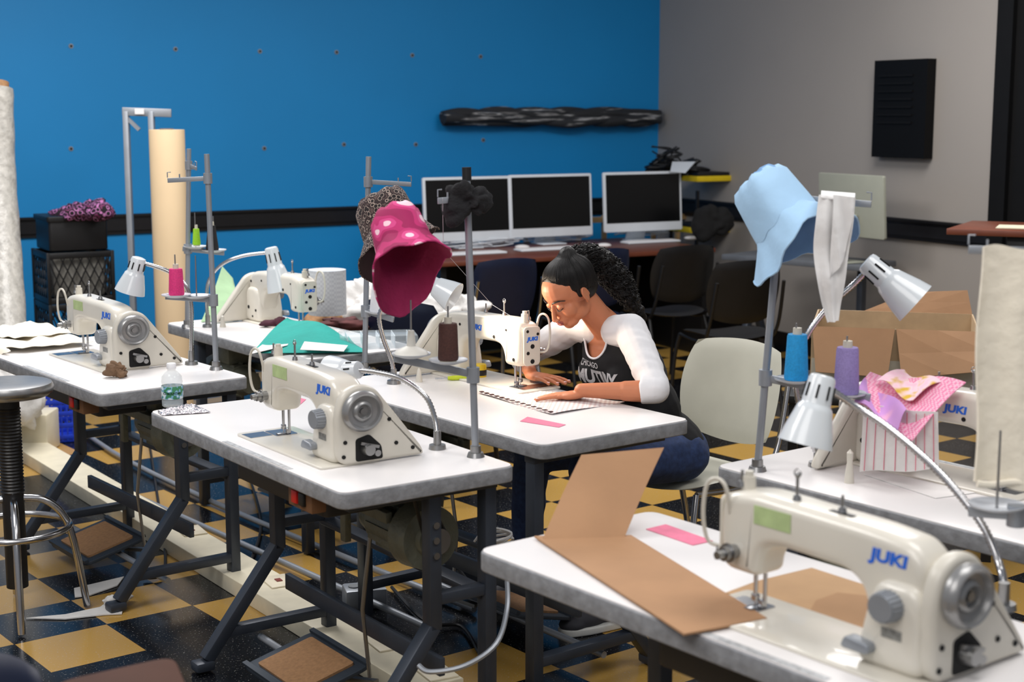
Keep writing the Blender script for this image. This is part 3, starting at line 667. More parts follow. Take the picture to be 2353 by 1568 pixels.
q.ell((0,.058,-.086),(.022,.022,.018),HM)
for s_ in (1,-1):
    q.ell((s_*.034,.014,-.056),(.024,.042,.034),HM); q.ell((s_*.032,.05,-.026),(.026,.028,.03),HM)
    q.ell((s_*.017,.052,-.076),(.022,.028,.02),HM)
    q.ell((s_*.028,.073,.002),(.0145,.012,.0105),HM)
    q.ell((s_*.009,.1,-.040),(.007,.008,.0058),HM)
    em=HM@T(s_*.072,-.008,-.008)@Matrix.Rotation(R(-22*s_),4,'Z')@Matrix.Rotation(R(-12),4,'X')
    q.ell((0,0,0),(.0065,.016,.027),em); q.ell((s_*-.002,.006,-.022),(.006,.009,.010),em)
    rim=[em@V((s_*.005,.015*math.cos(a),.026*math.sin(a)+.002)) for a in [R(-50)+i*R(260)/12 for i in range(13)]]
    for i in range(12): q.cap(rim[i],rim[i+1],.0032,.0032,8)
q.cap(hp(0,.082,.006),hp(0,.101,-.032),.0066,.0088); q.ell((0,.102,-.037),(.0095,.0085,.0075),HM)
q.ell((0,.072,-.058),(.026,.022,.022),HM)
q.cap(SL,EL,.043,.035); q.cap(EL,WL,.034,.022); q.cap(EL.lerp(WL,.1),EL.lerp(WL,.4),.036,.032)
q.cap(SR,ER,.043,.035); q.cap(ER,WR_,.034,.022)
def hand(q,w,d,th,curl=.35):
    d=d.normalized(); n=V((0,0,1)); sd=th.normalized()
    m=Matrix((sd,d,n)).transposed().to_4x4(); m=T(w)@m
    q.ell((0,.03,-.006),(.034,.045,.0145),m); q.ell((0.004,.058,-.006),(.038,.026,.0125),m); q.ell((.022,.02,-.008),(.016,.028,.012),m)
    nails=[]
    for x0,L,sp_,rr in ((.03,.074,.16,.0078),(.0105,.082,.04,.008),(-.0095,.076,-.09,.0076),(-.028,.06,-.24,.0068)):
        p=V((x0,.068,-.005)); a=curl*.15; pts=[p]
        for k,f in enumerate((.45,.3,.25)):
            dv=V((math.sin(sp_),math.cos(sp_),0)); dv=dv*math.cos(a)-V((0,0,1))*math.sin(a); p=p+dv*L*f; pts.append(p); a+=curl*.6
        for i in range(3): q.cap(m@pts[i],m@pts[i+1],rr*(1-.07*i),rr*(.95-.08*i),12)
        nails.append((m@(pts[3]+V((0,0,rr*.72))),m.to_3x3()@(pts[3]-pts[2]).normalized(),sd))
    p=[V((.026,.008,-.008)),V((.045,.034,-.010)),V((.054,.06,-.014)),V((.057,.08,-.018))]
    for i in range(3): q.cap(m@p[i],m@p[i+1],.0115-.0015*i,.010-.0014*i,12)
    nails.append((m@(p[3]+V((0,0,.006))),m.to_3x3()@(p[3]-p[2]).normalized(),sd))
    return nails
nl=hand(q,WL+V((0,0,-.008)),P(1215,903,.78)-WL,V((.53,.85,0)).normalized(),.16)
nl+=hand(q,WR_+V((0,0,-.006)),V((.71,-.70,-.02)),V((.7,.71,0)),.2)
bodyme=voxel(q,.0030,3)
bb_=bmesh.new(); bb_.from_mesh(bodyme); bodybv=BVHTree.FromBMesh(bb_); bb_.free()
body=mkobj(bodyme,'person',m_skin,None,'woman in raglan shirt and jeans sewing, head bent over the machine','person',smooth=180)
for c,d,sd in nl:
    q=MB(); q.ell((0,0,0),(.0045,.0065,.0018),T(c-d*.002)@frame(V((0,0,1)),sd),n=10,m=6); q.build('finger_nail',M('pale_nail',(236,190,190),.25,var=0),body)
q=MB(); q.ell((0,.0915,-.055),(.019,.0068,.0042),HM); q.ell((0,.0905,-.063),(.0165,.0072,.0055),HM); q.build('lips',m_lip,body)
for s_ in (1,-1):
    q=MB(); q.tube(cr([hp(s_*.012,.0872,.022),hp(s_*.026,.084,.0275),hp(s_*.04,.074,.027),hp(s_*.052,.0585,.018)],5),[.0014]+[.0024]*10+[.0016]*4+[.0010],7)
    q.build('eyebrow',m_hair,body)
    q=MB(); q.tube(cr([hp(s_*.0145,.080,.0),hp(s_*.021,.0845,-.006),hp(s_*.031,.084,-.0075),hp(s_*.041,.074,-.002)],5),.0013,6)
    for i in range(9):
        f=i/8; p=hp(s_*(.018+.022*f),.0842-.008*f*f,-.0072+.004*f*f); q.tube([p,p+Fv*.004-Uv*.003+Lv*s_*.002*f],[.0006,.0002],4)
    q.build('eyelashes',m_hair,body)
# hair
q=MB(); q.ell((0,-.036,.038),(.0795,.084,.083),HM); q.ell((0,-.010,.062),(.070,.073,.060),HM); q.ell((0,-.05,-.005),(.069,.062,.06),HM)
for s_ in (1,-1): q.ell((s_*.050,-.020,.036),(.027,.053,.046),HM); q.ell((s_*.064,.004,.012),(.0070,.012,.024),HM)
pr=hp(0,-.066,.105)
q.cap(hp(0,-.05,.08),pr,.04,.03)
hm=voxel(q,.004,5)
hb_=bmesh.new(); hb_.from_mesh(hm); hbv=BVHTree.FromBMesh(hb_); hb_.free()
hair=mkobj(hm,'hair',m_hair,body,smooth=180)
random.seed(21)
q=MB(); prl=V((0,-.066,.105))
for k in range(420):
    a=-math.pi*.98+2*math.pi*.98*k/420+random.uniform(-.01,.01)
    e0=V((math.sin(a)*.085,math.cos(a)*.10-.012, .085-.095*min(1,abs(a)/1.4)+random.uniform(-.004,.004)))
    pts=[]
    for i in range(11):
        f=i/10; p=e0.lerp(prl,f)+V((0,0,.035*math.sin(f*math.pi)))
        c=V((0,-.02,.03))*(1-f*.6)+prl*(f*.6)
        w=HM@(c+(p-c).normalized()*.16); o_=HM@c; dr=(o_-w).normalized()
        h=hbv.ray_cast(w,dr); hb=bodybv.ray_cast(w,dr)
        if h[0] is None or (hb[0] is not None and hb[3]<h[3]-.0005): continue
        pts.append(h[0]+h[1]*(-.0002+.0004*(k%3)))
    if len(pts)>3:
        q.tube(cr(pts,2),[.0006]+[.0011]*(2*(len(pts)-1)-1)+[.0008],5)
q.build('combed_strands',m_hair,hair,smooth=180)
path=cr([pr,Q(1360,590,4.90),Q(1396,620,4.94),Q(1426,655,4.96),Q(1450,692,4.97),Q(1478,735,4.98)],5)
rads=[.022,.027,.032,.036,.039,.042,.044,.046,.047,.048,.048,.048,.047,.046,.045,.043,.041,.038,.035,.032,.03,.027,.024,.021,.017,.012]
q=MB()
for p,r_ in zip(path,rads): q.ell(p,r_*.92,n=14,m=10)
random.seed(3)
pm=voxel(q,.004,2,lambda c:.010*noise.noise(c*42)+.006*noise.noise(c*100))
mkobj(pm,'ponytail',m_hair,hair,smooth=180)
q=MB()
for k in range(460):
    a=random.random()*6.28; s0=random.randint(0,18); pts=[]; ln=random.randint(2,5); ph=random.random()*6; b1=.86+.2*random.random(); fr_=random.uniform(.5,1.1); am=random.uniform(.003,.006); dr_=random.uniform(-.25,.25)
    for i in range(ln*4):
        idx=min(len(path)-2,s0+i//4); f=(i%4)/4; nx=idx+1; c=path[idx].lerp(path[nx],f)
        rr=rads[idx]*(b1+.006*i*random.random())+am*math.sin(i*fr_+ph)
        aa=a+dr_*i*.2+am*22*math.sin(i*fr_+ph+1.5)
        d=(path[nx]-path[idx-1 if idx else 0]).normalized(); m=frame(d)
        pts.append(c+(m.to_3x3()@V((math.cos(aa),math.sin(aa),0)))*rr)
    q.tube(pts,[.0018*(1-.8*i/len(pts)) for i in range(len(pts))],4)
q.build('hair_curls',m_hair,hair,smooth=180)
q=MB(); rt=[pr+ (frame(path[3]-path[0]).to_3x3()@V((math.cos(a),math.sin(a),0)))*.025 for a in [i*math.pi/9 for i in range(18)]]; q.tube(rt,.0038,8,True); q.build('hair_tie',M('white_hair_tie',(230,230,228),.6),hair)
# shirt
q=MB(); torso(q,.008,.003)
sm_=voxel(q,.006,4,lambda c:.003*noise.noise(c*16)+.001*noise.noise(c*40))
bm=bmesh.new(); bm.from_mesh(sm_)
kc=neckb+tf*.095-sp*.02
kill=[v for v in bm.verts if (v.co-kc).length<.066 or (v.co-(neckb+sp*.02)).length<.066 or (v.co-(neckb+tf*.045+sp*.005)).length<.067]
bmesh.ops.delete(bm,geom=kill,context='VERTS')
for it in range(40):
    new={}
    for v in bm.verts:
        es=[e for e in v.link_edges if e.is_boundary]
        if len(es)==2:
            new[v]=v.co*.4+(es[0].other_vert(v).co+es[1].other_vert(v).co)*.3
    for v,c in new.items(): v.co=c
loops=[];seen=set()
for v in bm.verts:
    if v in seen or not v.is_boundary: continue
    L=[];cur=v
    while cur is not None and cur not in seen:
        seen.add(cur); L.append(cur.co.copy()); nx=None
        for e in cur.link_edges:
            if e.is_boundary and e.other_vert(cur) not in seen: nx=e.other_vert(cur); break
        cur=nx
    if len(L)>12: loops.append(L)
bm.to_mesh(sm_); 
bvh=BVHTree.FromBMesh(bm); bm.free()
shirt=mkobj(sm_.copy(),'shirt_body',m_tee,body,smooth=180)
q=MB()
for L in loops: q.tube(L,.0038,7,True)
q.build('neck_binding',m_sleeve,shirt,smooth=60)
def sleeve(S0,E,Wp,cuff,nm):
    q=MB(); q.cap(neckb.lerp(S0,.42)-sp*.018,S0,.057,.055); q.cap(S0,S0.lerp(E,.5),.055,.051); q.cap(S0.lerp(E,.5),E+V((0,0,.006)),.051,.044)
    c=E.lerp(Wp,cuff)+V((0,0,.006)); q.cyl(E+V((0,0,.006)),c,.046,.046,20); q.ell(E+V((0,0,.006)),.045)
    ax=(E-S0).normalized(); sd_=ax.cross(V((0,0,1))).normalized()
    def dsp(c):
        r_=c-S0; h=r_.dot(ax); s2=r_.dot(sd_); k=min(1,max(.15,h/.08))
        return .003*noise.noise(c*13)+k*.0055*noise.noise(V((h*34+s2*14,s2*7,r_.z*9)))
    me=voxel(q,.004,4,dsp)
    for v in me.vertices:
        if v.co.z<.7635: v.co.z=.7635
    return mkobj(me,nm,m_sleeve,body,smooth=180)
sleeve(SL,EL,WL,.2,'sleeve'); sleeve(SR,ER,WR_,.45,'sleeve')
def chest_text(s,size,c,bold,mat):
    tm=textmesh(s,size,0,bold,.9); m=T(c)@Matrix((Lv,sp,tf)).transposed().to_4x4()
    bm=bmesh.new(); bm.from_mesh(tm); bmesh.ops.triangulate(bm,faces=bm.faces); bmesh.ops.subdivide_edges(bm,edges=bm.edges,cuts=2,use_grid_fill=True); bm.to_mesh(tm); bm.free()
    for v in tm.vertices:
        p=m@v.co; h=bvh.ray_cast(p+tf*.15,-tf)
        v.co=(h[0]+tf*.003) if h[0] else p
    return mkobj(tm,'shirt_lettering',m_sleeve,shirt,smooth=0)
cc=pel.lerp(neckb,.755)
chest_text('CHICAGO',.024,cc-Lv*.04+sp*.002,.0005,m_sleeve); chest_text('MUTINY',.058,cc-Lv*.005-sp*.038,.0025,m_sleeve)
# jeans
HL=pel+Lv*.09-sp*.02; HR=pel-Lv*.09-sp*.02; HL.z=.545; HR.z=.545
KL=V((.235,4.53,.56)); KR=V((.065,4.79,.56)); AL=V((.30,4.68,.11)); AR=V((.04,4.92,.11))
q=MB(); q.ell((0,0,0),(.175,.13,.11),TM(pel-sp*.0)); q.cap(HL,KL,.085,.062); q.cap(HR,KR,.085,.062); q.cap(KL,KL.lerp(AL,.4),.06,.058); q.cap(KL.lerp(AL,.4),AL,.058,.042); q.cap(KR,KR.lerp(AR,.4),.06,.058); q.cap(KR.lerp(AR,.4),AR,.058,.042)
jm=voxel(q,.008,4,lambda c:.005*noise.noise(c*18)); mkobj(jm,'jeans',m_jeans,body,smooth=180)
for A_,dr in ((AL,V((-.85,-.5,0))),(AR,V((-.85,-.5,0)))):
    m=Matrix((V((-dr.y,dr.x,0)).normalized(),dr.normalized(),V((0,0,1)))).transposed().to_4x4(); m=T(V((A_.x,A_.y,0)))@m
    q=MB(); q.ell((0,-.01,.06),(.036,.05,.05),m); q.ell((0,.07,.045),(.04,.08,.035),m); q.ell((0,.12,.035),(.04,.05,.028),m); q.cap(m@V((0,-.02,.06)),m@V((0,-.02,.1)),.036,.036)
    sh=mkobj(voxel(q,.005,3),'sneaker',M('dark_grey_canvas',(60,60,66),.8),body,smooth=180)
    MB().slab(rp([(-.04,-.065),(.04,-.065),(.046,.08),(.03,.17),(-.03,.17),(-.046,.08)],.03,4),.001,.026,.006,m).build('sneaker_sole',M('white_rubber',(205,205,200),.6),sh)
# ---------------------------------------------------------------- chairs
def make_chair(label,c,rz,ms,mf,seat_z=.45,name='stacking_chair',group='stacking chairs',bh=.36,bz=.66,w=.46):
    t=thing(name,label,'chair',(c[0],c[1],0),rz,group)
    m=T(0,0,seat_z)@Matrix.Rotation(R(2),4,'X')
    q=MB(); q.pad(m,w,.44,.022,.02,-.012); q.build('seat',ms,t,local=True,smooth=60)
    m=T(0,.235,bz+.04)@Matrix.Rotation(R(78),4,'X')
    q=MB(); q.pad(m,w,bh,.018,.05,.0,14,.28); q.build('backrest',ms,t,local=True,smooth=60)
    for s_ in (1,-1):
        q=MB(); q.tube(cr([(s_*.2,-.16,seat_z-.02),(s_*.215,-.19,.3),(s_*.225,-.22,.006)],4),.011,10); q.build('leg',mf,t,local=True)
        q=MB(); q.tube(cr([(s_*.2,.14,seat_z-.02),(s_*.215,.2,.25),(s_*.225,.26,.006)],4),.011,10); q.build('leg',mf,t,local=True)
        q=MB(); q.tube(cr([(s_*.2,-.16,seat_z-.02),(s_*.2,.1,seat_z-.025),(s_*.21,.2,seat_z+.06),(s_*.2,.27,bz+.1)],5),.010,10); q.build('side_frame',mf,t,local=True)
    return t
cc_=V((.60,4.985,0)); make_chair('beige plastic stacking chair the woman sits on',cc_,R(-52),m_beige,m_chrome,.45,w=.46)
c=Q(1118,650,8.3); make_chair('navy blue plastic chair with chrome frame at the computer desk',(c.x,c.y),R(30+180),m_navy,m_chrome,w=.42)
c=Q(1525,650,9.1); make_chair('black plastic chair under the desk below the right computer',(c.x,c.y),R(30+180),m_black,m_black,w=.46)
c=Q(1668,740,8.2); make_chair('black chair in front of the grey desk near the corner',(c.x,c.y),R(200),m_black,m_black,w=.44)
c=Q(985,800,6.5); make_chair('navy blue chair behind the hanging hats near the fabric piles',(c.x,c.y),R(150),m_navy,m_black,w=.42)
c=Q(1345,640,8.9); make_chair('dark navy chair partly hidden behind the woman\'s hair',(c.x,c.y),R(210),m_navy,m_black,w=.36)
cx0=Q(-25,1660,2.25).x
q=MB(); q.pad(T(cx0,2.25,Q(-25,1690,2.25).z)@Matrix.Rotation(R(12),4,'Z')@Matrix.Rotation(R(80),4,'X'),.20,.26,.02,.04,0,14,.4)
t=thing('blue_chair','dark blue chair back cut off at the lower left corner','chair',V((cx0,2.25,0)))
q.build('backrest',m_navy,t)
for s_ in (1,-1):
    x=cx0+s_*.08; MB().tube([(x,2.27,.68),(x,2.3,.45),(x,2.36,.005)],.011,10).build('leg',m_chrome,t)
MB().pad(T(cx0,2.08,.45),.36,.36,.02,.02).build('seat',m_navy,t)
pa=P(128,1562,.74); pb=P(400,1506,.74)
t=thing('wooden_table','brown wood table corner at the bottom left edge','table',V((pa.x+.1,1.9,0)))
poly=rp([(pa.x-.0,pa.y-.01),(pb.x,pb.y),(pb.x+.32,1.60),(pa.x+.25,1.35)],.04,6)
MB().slab(poly,.71,.74,.004).build('tabletop',M('brown_wood',(74,46,34),.7,var=.15,vs=6,spec=.2),t)
for f in ((pa.x+.14,pa.y-.18),(pb.x+.1,1.75)): MB().cyl((f[0],f[1],.0),(f[0],f[1],.71),.02).build('leg',m_black,t)
sc_=V((-1.64,4.8,0)); t=thing('work_stool','round metal stool with foot ring at the left edge','stool',sc_)
MB().lathe([(0,.745),(.13,.745),(.142,.755),(.146,.77),(.14,.785),(.12,.79),(0,.785)],T(sc_),40).build('seat',m_metal,t)
q=MB(); q.lathe([(.02,.1),(.02,.745),(.035,.745),(.035,.1)],T(sc_),20)
for i in range(26): q.lathe([(.0345,.42+i*.011),(.0385,.4255+i*.011),(.0345,.431+i*.011)],T(sc_),20)
q.build('screw_stem',m_black,t)
q=MB(); q.tube([sc_+V((.175*math.cos(a),.175*math.sin(a),.30)) for a in [i*math.pi/16 for i in range(32)]],.011,10,True); q.build('foot_ring',m_chrome,t)
for k in range(4):
    a=R(20+90*k); d=V((math.cos(a),math.sin(a),0)); MB().tube(cr([sc_+d*.03+V((0,0,.40)),sc_+d*.11+V((0,0,.38)),sc_+d*.175+V((0,0,.28)),sc_+d*.22+V((0,0,.008))],5),.0125,10).build('leg',m_chrome,t)
# ---------------------------------------------------------------- items on tables
b=P(397,935); t=thing('water_bottle','clear plastic water bottle on the centre foreground table','bottle',b); zz_=.68
MB().lathe([(r_,z_*zz_) for r_,z_ in [(0,.002),(.028,.002),(.032,.008),(.0325,.03),(.031,.034),(.0325,.038),(.0325,.1),(.031,.105),(.0325,.115),(.03,.14),(.02,.158),(.0125,.166),(.0125,.18),(0,.18)]],T(b),32).build('bottle_body',m_clear,t)
MB().lathe([(r_,z_*zz_) for r_,z_ in [(.0,.176),(.0145,.176),(.0145,.197),(.013,.2),(0,.2)]],T(b),24).build('cap',M('white_cap',(235,235,238),.4,var=0),t)
lb=MB().lathe([(.0328,.028),(.0332,.029),(.0332,.066),(.0328,.067)],T(b),32).build('bottle_label',ramp_mat('green_blue_label','n',[(0,(60,130,90)),(.45,(120,170,200)),(.55,(214,228,234))],60,.4),t)
tm=textmesh('ICE MOUNTAIN',.0105,0,.0002,.8)
for v in tm.vertices:
    a=v.co.x/.0335-math.pi/2+.2; v.co=b+V((.0337*math.cos(a),.0337*math.sin(a),.046+v.co.y))
mkobj(tm,'label_text',M('dark_green_ink',(16,60,40),.5,var=0),lb,smooth=0)
q=MB()
def ff(p,a,b_): return p+V((0,0,.012*math.sin(a*math.pi)*math.sin(b_*math.pi)+.006*noise.noise(V((a*9,b_*9,0)))+.002))
q.sheet(P(362,948)+V((0,0,.002)),P(372,957)+V((0,0,.002)),P(484,950)+V((0,0,.002)),P(440,930)+V((0,0,.002)),14,24,ff,.001); q.build('foil_packet',m_foil,None,'crinkled silver foil packet lying beside the water bottle','wrapper',smooth=0)
flat('pink_note','small pink paper note behind the centre foreground machine','note',m_pink_note,[(655,935),(680,938),(703,918),(680,912)],TZ+.0015,.001)
flat('pink_note','pink paper note on the table of the seated woman','note',m_pink_note,[(1195,968),(1212,958),(1300,976),(1284,982)],TZ+.0015,.001)
flat('pink_note','pink paper note on the near table behind the upright cardboard','note',m_pink_note,[(1484,1216),(1530,1205),(1638,1243),(1592,1253)],TZ+.0015,.001)
m_chk=checker_mat('white_red_checks',(228,226,226),(204,186,186),.010,R(38),(0,0,.5))
q=MB(); 
def fc(p,a,b_): return p+V((0,0,.003+.003*math.sin(a*7+b_*5)))
q.sheet(P(1098,905)+V((0,0,.001)),P(1268,955)+V((0,0,.001)),P(1435,925)+V((0,0,.001)),P(1215,897)+V((0,0,.001)),24,24,fc); fab=q.build('checkered_fabric',m_chk,None,'white checkered fabric under the woman\'s hands','fabric',smooth=60)
for i in range(14):
    f=(i+.25)/14; f2=(i+.62)/14; e0=P(1098,905); e1=P(1268,955); e2=P(1215,897); a=e0.lerp(e1,f); b_=e0.lerp(e1,f2); ins=(e2-e0).normalized()*.012
    MB().slab([(a.x,a.y),(b_.x,b_.y),(b_.x+ins.x,b_.y+ins.y),(a.x+ins.x,a.y+ins.y)],TZ+.0075,TZ+.0095).build('edge_stripe',M('dark_red_print',(60,26,28),.8),fab,smooth=0)
q=MB(); p=P(1103,870); q.lathe([(0,0),(.021,0),(.022,.003),(.022,.045),(.02,.05),(0,.05)],T(p),24); ca=q.build('small_tin',M('yellow_tin',(222,190,40),.4,.2),None,'small yellow tin beside the woman\'s machine','tin'); MB().lathe([(.0222,.012),(.0226,.013),(.0226,.03),(.0222,.031)],T(p),24).build('tin_label',m_black,ca)
p0=P(1000,876)+V((0,0,.008)); p1=P(1082,873)+V((0,0,.008)); t=thing('screwdriver','yellow handled screwdriver lying on the woman\'s table','tool',p0); MB().tube([p0.lerp(p1,.35),p0.lerp(p1,.5),p1],[.006,.0085,.008],10).build('handle',M('lime_handle',(190,205,40),.4),t); MB().tube([p0,p0.lerp(p1,.35)],.0028,8).build('shaft',m_chrome,t)
q=MB(); z=TZ+.004
a2=P(1762,1425,z);a3=P(1572,1462,z)
q.sheet(P(1228,1236,z),P(1450,1234,z),a2,a3,8,8,None,.004)
cb=q.build('cardboard_sheet',m_cardboard,None,'brown cardboard folded upright on the near table','cardboard',smooth=0)
f0=P(1245,1243,z+.001); f1=P(1434,1238,z+.001)
def bend(p,a,b_): return p+V((0,.012*math.sin(b_*3),0))
MB().sheet(f0,f1,Q(1526,1029,3.18),Q(1336,1046,3.2),8,8,bend,.004).build('upright_flap',m_cardboard,cb,smooth=50)
flat('brown_paper_pattern','brown paper pattern piece lying under the near machine','paper',M('kraft_pattern_paper',(186,150,112),.8,var=.05),[(1668,1362),(1740,1335),(1865,1305),(1990,1345),(2010,1480),(1880,1450),(1800,1400),(1740,1385)],TZ+.002,.0015)
flat('brown_paper_pattern','rounded brown paper piece on top of the other pattern piece','paper',M('kraft_pattern_paper2',(172,134,98),.8,var=.05),[(1852,1420),(1875,1380),(1925,1362),(2000,1370),(2040,1470),(2000,1520),(1900,1490),(1865,1460)],TZ+.0045,.0015)
def fcl(p,a,b_): return p+V((0,0,.012+.018*noise.noise(V((a*4,b_*5,1)))))
q=MB(); q.sheet(P(-120,810)+V((0,0,.01)),P(60,812)+V((0,0,.01)),P(215,795)+V((0,0,.006)),P(60,752)+V((0,0,.012)),22,22,fcl)
q.sheet(P(-60,790)+V((0,0,.03)),P(40,795)+V((0,0,.02)),P(180,775)+V((0,0,.01)),P(70,752)+V((0,0,.015)),22,22,fcl)
q.sheet(P(-60,845,.70),P(25,818)+V((0,0,.006)),P(-20,795)+V((0,0,.02)),P(-120,800)+V((0,0,.02)),10,10,fcl)
q.build('cream_cloth',m_cloth,None,'cream cloth spread over the left end of the far left table','cloth',smooth=60)
crumple('fabric_scrap','crumpled brown fabric scrap at the far left machine base','fabric',M('brown_scrap',(110,84,62),.9,var=.3),P(275,868)+V((.0,0,.024)),(.035,.028,.026),.6,30,4)
q=MB()
def ft(p,a,b_): return p+V((0,0,.05*math.sin(a*math.pi)*math.sin(b_*math.pi)+.012*math.sin(a*9+b_*4)*b_))
q.sheet(P(578,818)+V((0,0,.01)),P(845,815)+V((0,0,.01)),Q(800,775,5.9),Q(660,725,6.1),24,24,ft)
tc_=q.build('teal_cloth',m_teal,None,'teal cloth with white triangles on the back table','cloth',smooth=60)
MB().sheet(P(572,822)+V((0,0,.012)),P(660,812)+V((0,0,.03)),Q(684,765,5.74),Q(640,765,5.8),6,6).build('white_triangle',m_whitecloth,tc_,smooth=0)
MB().sheet(P(690,822)+V((0,0,.03)),P(790,820)+V((0,0,.02)),P(800,812)+V((0,0,.03)),P(700,812)+V((0,0,.045)),6,6).build('white_triangle',m_whitecloth,tc_,smooth=0)
q=MB(); q.box((0,0,0),(.3,.16,.05),.008,T(P(868,795)+V((0,0,.026)))@rotz(R(10))); pb_=q.build('clear_box',m_clear,None,'clear plastic parts box on the back table','box')
for i in range(5): MB().box((-.12+.06*i,0,0),(.003,.15,.044),0,T(P(868,795)+V((0,0,.027)))@rotz(R(10))).build('divider',M('translucent_divider',(210,220,226),.4),pb_,smooth=0)
q=MB(); q.cyl(P(705,745)+V((.05,.32,0)),P(705,745)+V((.05,.32,.2)),.085,.085,36); bk=q.build('perforated_bin',checker_mat('perforated_white',(204,208,212),(190,194,200),.010,0,(0,0,0),.5),None,'white perforated bin behind the farthest sewing machine','bin')
MB().sheet(P(462,742)+V((0,0,.004)),P(548,738)+V((0,0,.004)),Q(535,640,6.9),Q(510,612,6.9),8,8,lambda p,a,b_:p+V((0,.03*math.sin(b_*3),0))).build('green_cloth',M('pale_green_cloth',(150,180,142),.9),None,'pale green cloth leaning behind the far left lamp','cloth',smooth=60)
crumple('fabric_scrap','dark maroon fabric scrap below the farthest machine','fabric',M('maroon_scrap',(80,40,54),.9,var=.3),P(640,752)+V((0,0,.018)),(.06,.04,.018),.5,20,8)
crumple('fabric_pile','brown and red fabric scraps behind the teal cloth','fabric',M('mixed_scraps',(84,46,46),.9,var=.6,vs=16),P(775,752)+V((.02,.15,-.005)),(.12,.07,.025),.5,14,9)
# T6 cloths
q=MB()
def fd(p,a,b_): return p+V((0,.02*math.sin(a*5)*b_,.012*math.sin(a*6+b_*3)))
m_pinkc=checker_mat('pink_white_check_cloth',(232,134,172),(240,188,206),.007,R(20),(0,0,.5),.95)
m_lav=ramp_mat('lavender_pink_cloth','n',[(0,(180,140,214)),(.5,(208,156,214)),(.6,(238,180,208))],9,.95,detail=2,constant=False)
q.sheet(Q(1962,925,3.62),Q(2098,1008,3.44),Q(2214,880,3.56),Q(2000,856,3.78),22,22,fd,.003); pc_=q.build('pink_cloth',m_pinkc,None,'pink and purple printed cloth draped over the right machine','cloth',smooth=60)
q=MB(); q.sheet(Q(1960,928,3.612),Q(2060,990,3.47),Q(2075,945,3.51),Q(1985,872,3.73),14,10,lambda p,a,b_:fd(p,a,b_)+V((0,-.012,.006)),.002); q.build('lavender_part',m_lav,pc_,smooth=60)
q=MB(); q.sheet(Q(2010,885,3.70),Q(2095,925,3.56),Q(2155,888,3.61),Q(2075,860,3.74),10,8,lambda p,a,b_:fd(p,a,b_)+V((0,-.012,.012)),.002); q.build('printed_patch',ramp_mat('yellow_patch','n',[(0,(236,160,190)),(.46,(244,208,218)),(.64,(214,176,60))],22,.95,constant=False,squash=(1,1,3)),pc_,smooth=60)
q=MB(); q.sheet(Q(1975,1085,3.6),Q(2160,1080,3.46),Q(2158,950,3.46),Q(1985,930,3.6),16,14,lambda p,a,b_:p+V((0,.012*math.sin(a*8),0)),.002)
gc=q.build('striped_cloth',m_whitecloth,None,'white cloth with thin pink stripes hanging under the pink cloth','cloth',smooth=60)
for i in range(8):
    q=MB(); f=(i+.5)/8; a=Q(1975,1083,3.6).lerp(Q(2160,1078,3.46),f); b_=Q(1985,935,3.6).lerp(Q(2158,955,3.46),f); o=V((0,.012*math.sin(f*8)-.003,0)); q.tube([a+o,b_+o],.0009,5)
    q.build('pink_stripe',M('pink_ink',(214,90,120),.8),gc)
q=MB(); q.lathe([(0,0),(.012,.0),(.011,.02),(.007,.05),(.008,.075),(.0,.085)],T(P(1951,1110)),18); q.build('bobbin_post',m_cream2,None,'small white tapered peg on the right edge table','peg')
flat('paper_sheet','thin white pattern sheet lying on the right edge table','paper',M('white_paper',(228,226,224),.8,var=.02),[(1985,1090),(2120,1078),(2260,1130),(2150,1145)],TZ+.002,.001)
q=MB(); q.lathe([(0,0),(.012,0),(.011,.01),(.006,.04),(.0,.05)],T(P(963,878)),14); q.build('bobbin_post',m_cream2,None,'small white tapered peg on the woman\'s table','peg')
q=MB(); q.lathe([(0,0),(.014,0),(.012,.01),(.007,.045),(.0,.05)],T(P(512,752)),14); q.build('bobbin_post',m_cream2,None,'small white tapered peg on the back table','peg')
# ---------------------------------------------------------------- floor things
def rl(u0,v0,u1,v1,z,w,h,q):
    a=P(u0,v0,z); b=P(u1,v1,z)
    d=(b-a); n=V((-d.y,d.x,0)).normalized()*w/2
    q.slab([((a-n).x,(a-n).y),((b-n).x,(b-n).y),((b+n).x,(b+n).y),((a+n).x,(a+n).y)],.0005,h,.003)
q=MB(); rl(-30,962,1010,1572,.06,.16,.06,q); rw=q.build('floor_raceway',m_racew,None,'long ivory floor cable raceway running between the tables','cable raceway')
for u,v in ((265,1130),(440,1222),(640,1338),(885,1480),(1000,1546)):
    p=P(u,v,.06); a=R(36+90-8); MB().box((0,0,0),(.13,.09,.006),.002,T(p+V((0,0,.003)))@rotz(a)).build('outlet_cover',M('ivory_cover',(226,216,192),.4),rw); 
    MB().box((0,0,0),(.03,.02,.004),0,T(p+V((0,0,.007)))@rotz(a)).build('outlet_slot',M('red_slot',(120,50,40),.5),rw,smooth=0)
q=MB(); p=P(95,1035,.0); q.box((p.x,p.y,.1),(.13,.2,.195),.008,rz=0); q.box((p.x-.1,p.y+.2,.15),(.12,.4,.08),.008); q.build('junction_box',m_racew,None,'ivory metal junction box at the left end of the floor raceway','junction box')
q=MB(); q.tube([P(20,1010,.05),P(600,1270,.03),P(1000,1450,.03)],.012,10); q.build('conduit_pipe',m_greymetal,None,'thin grey conduit pipe lying beside the raceway','pipe')
q=MB(); q.tube(cr([P(140,950,.02),P(260,1040,.02),P(480,1150,.02),P(740,1260,.02),P(1090,1400,.02)],4),.012,10); q.build('conduit_pipe',m_greymetal,None,'second grey conduit pipe under the centre tables','pipe')
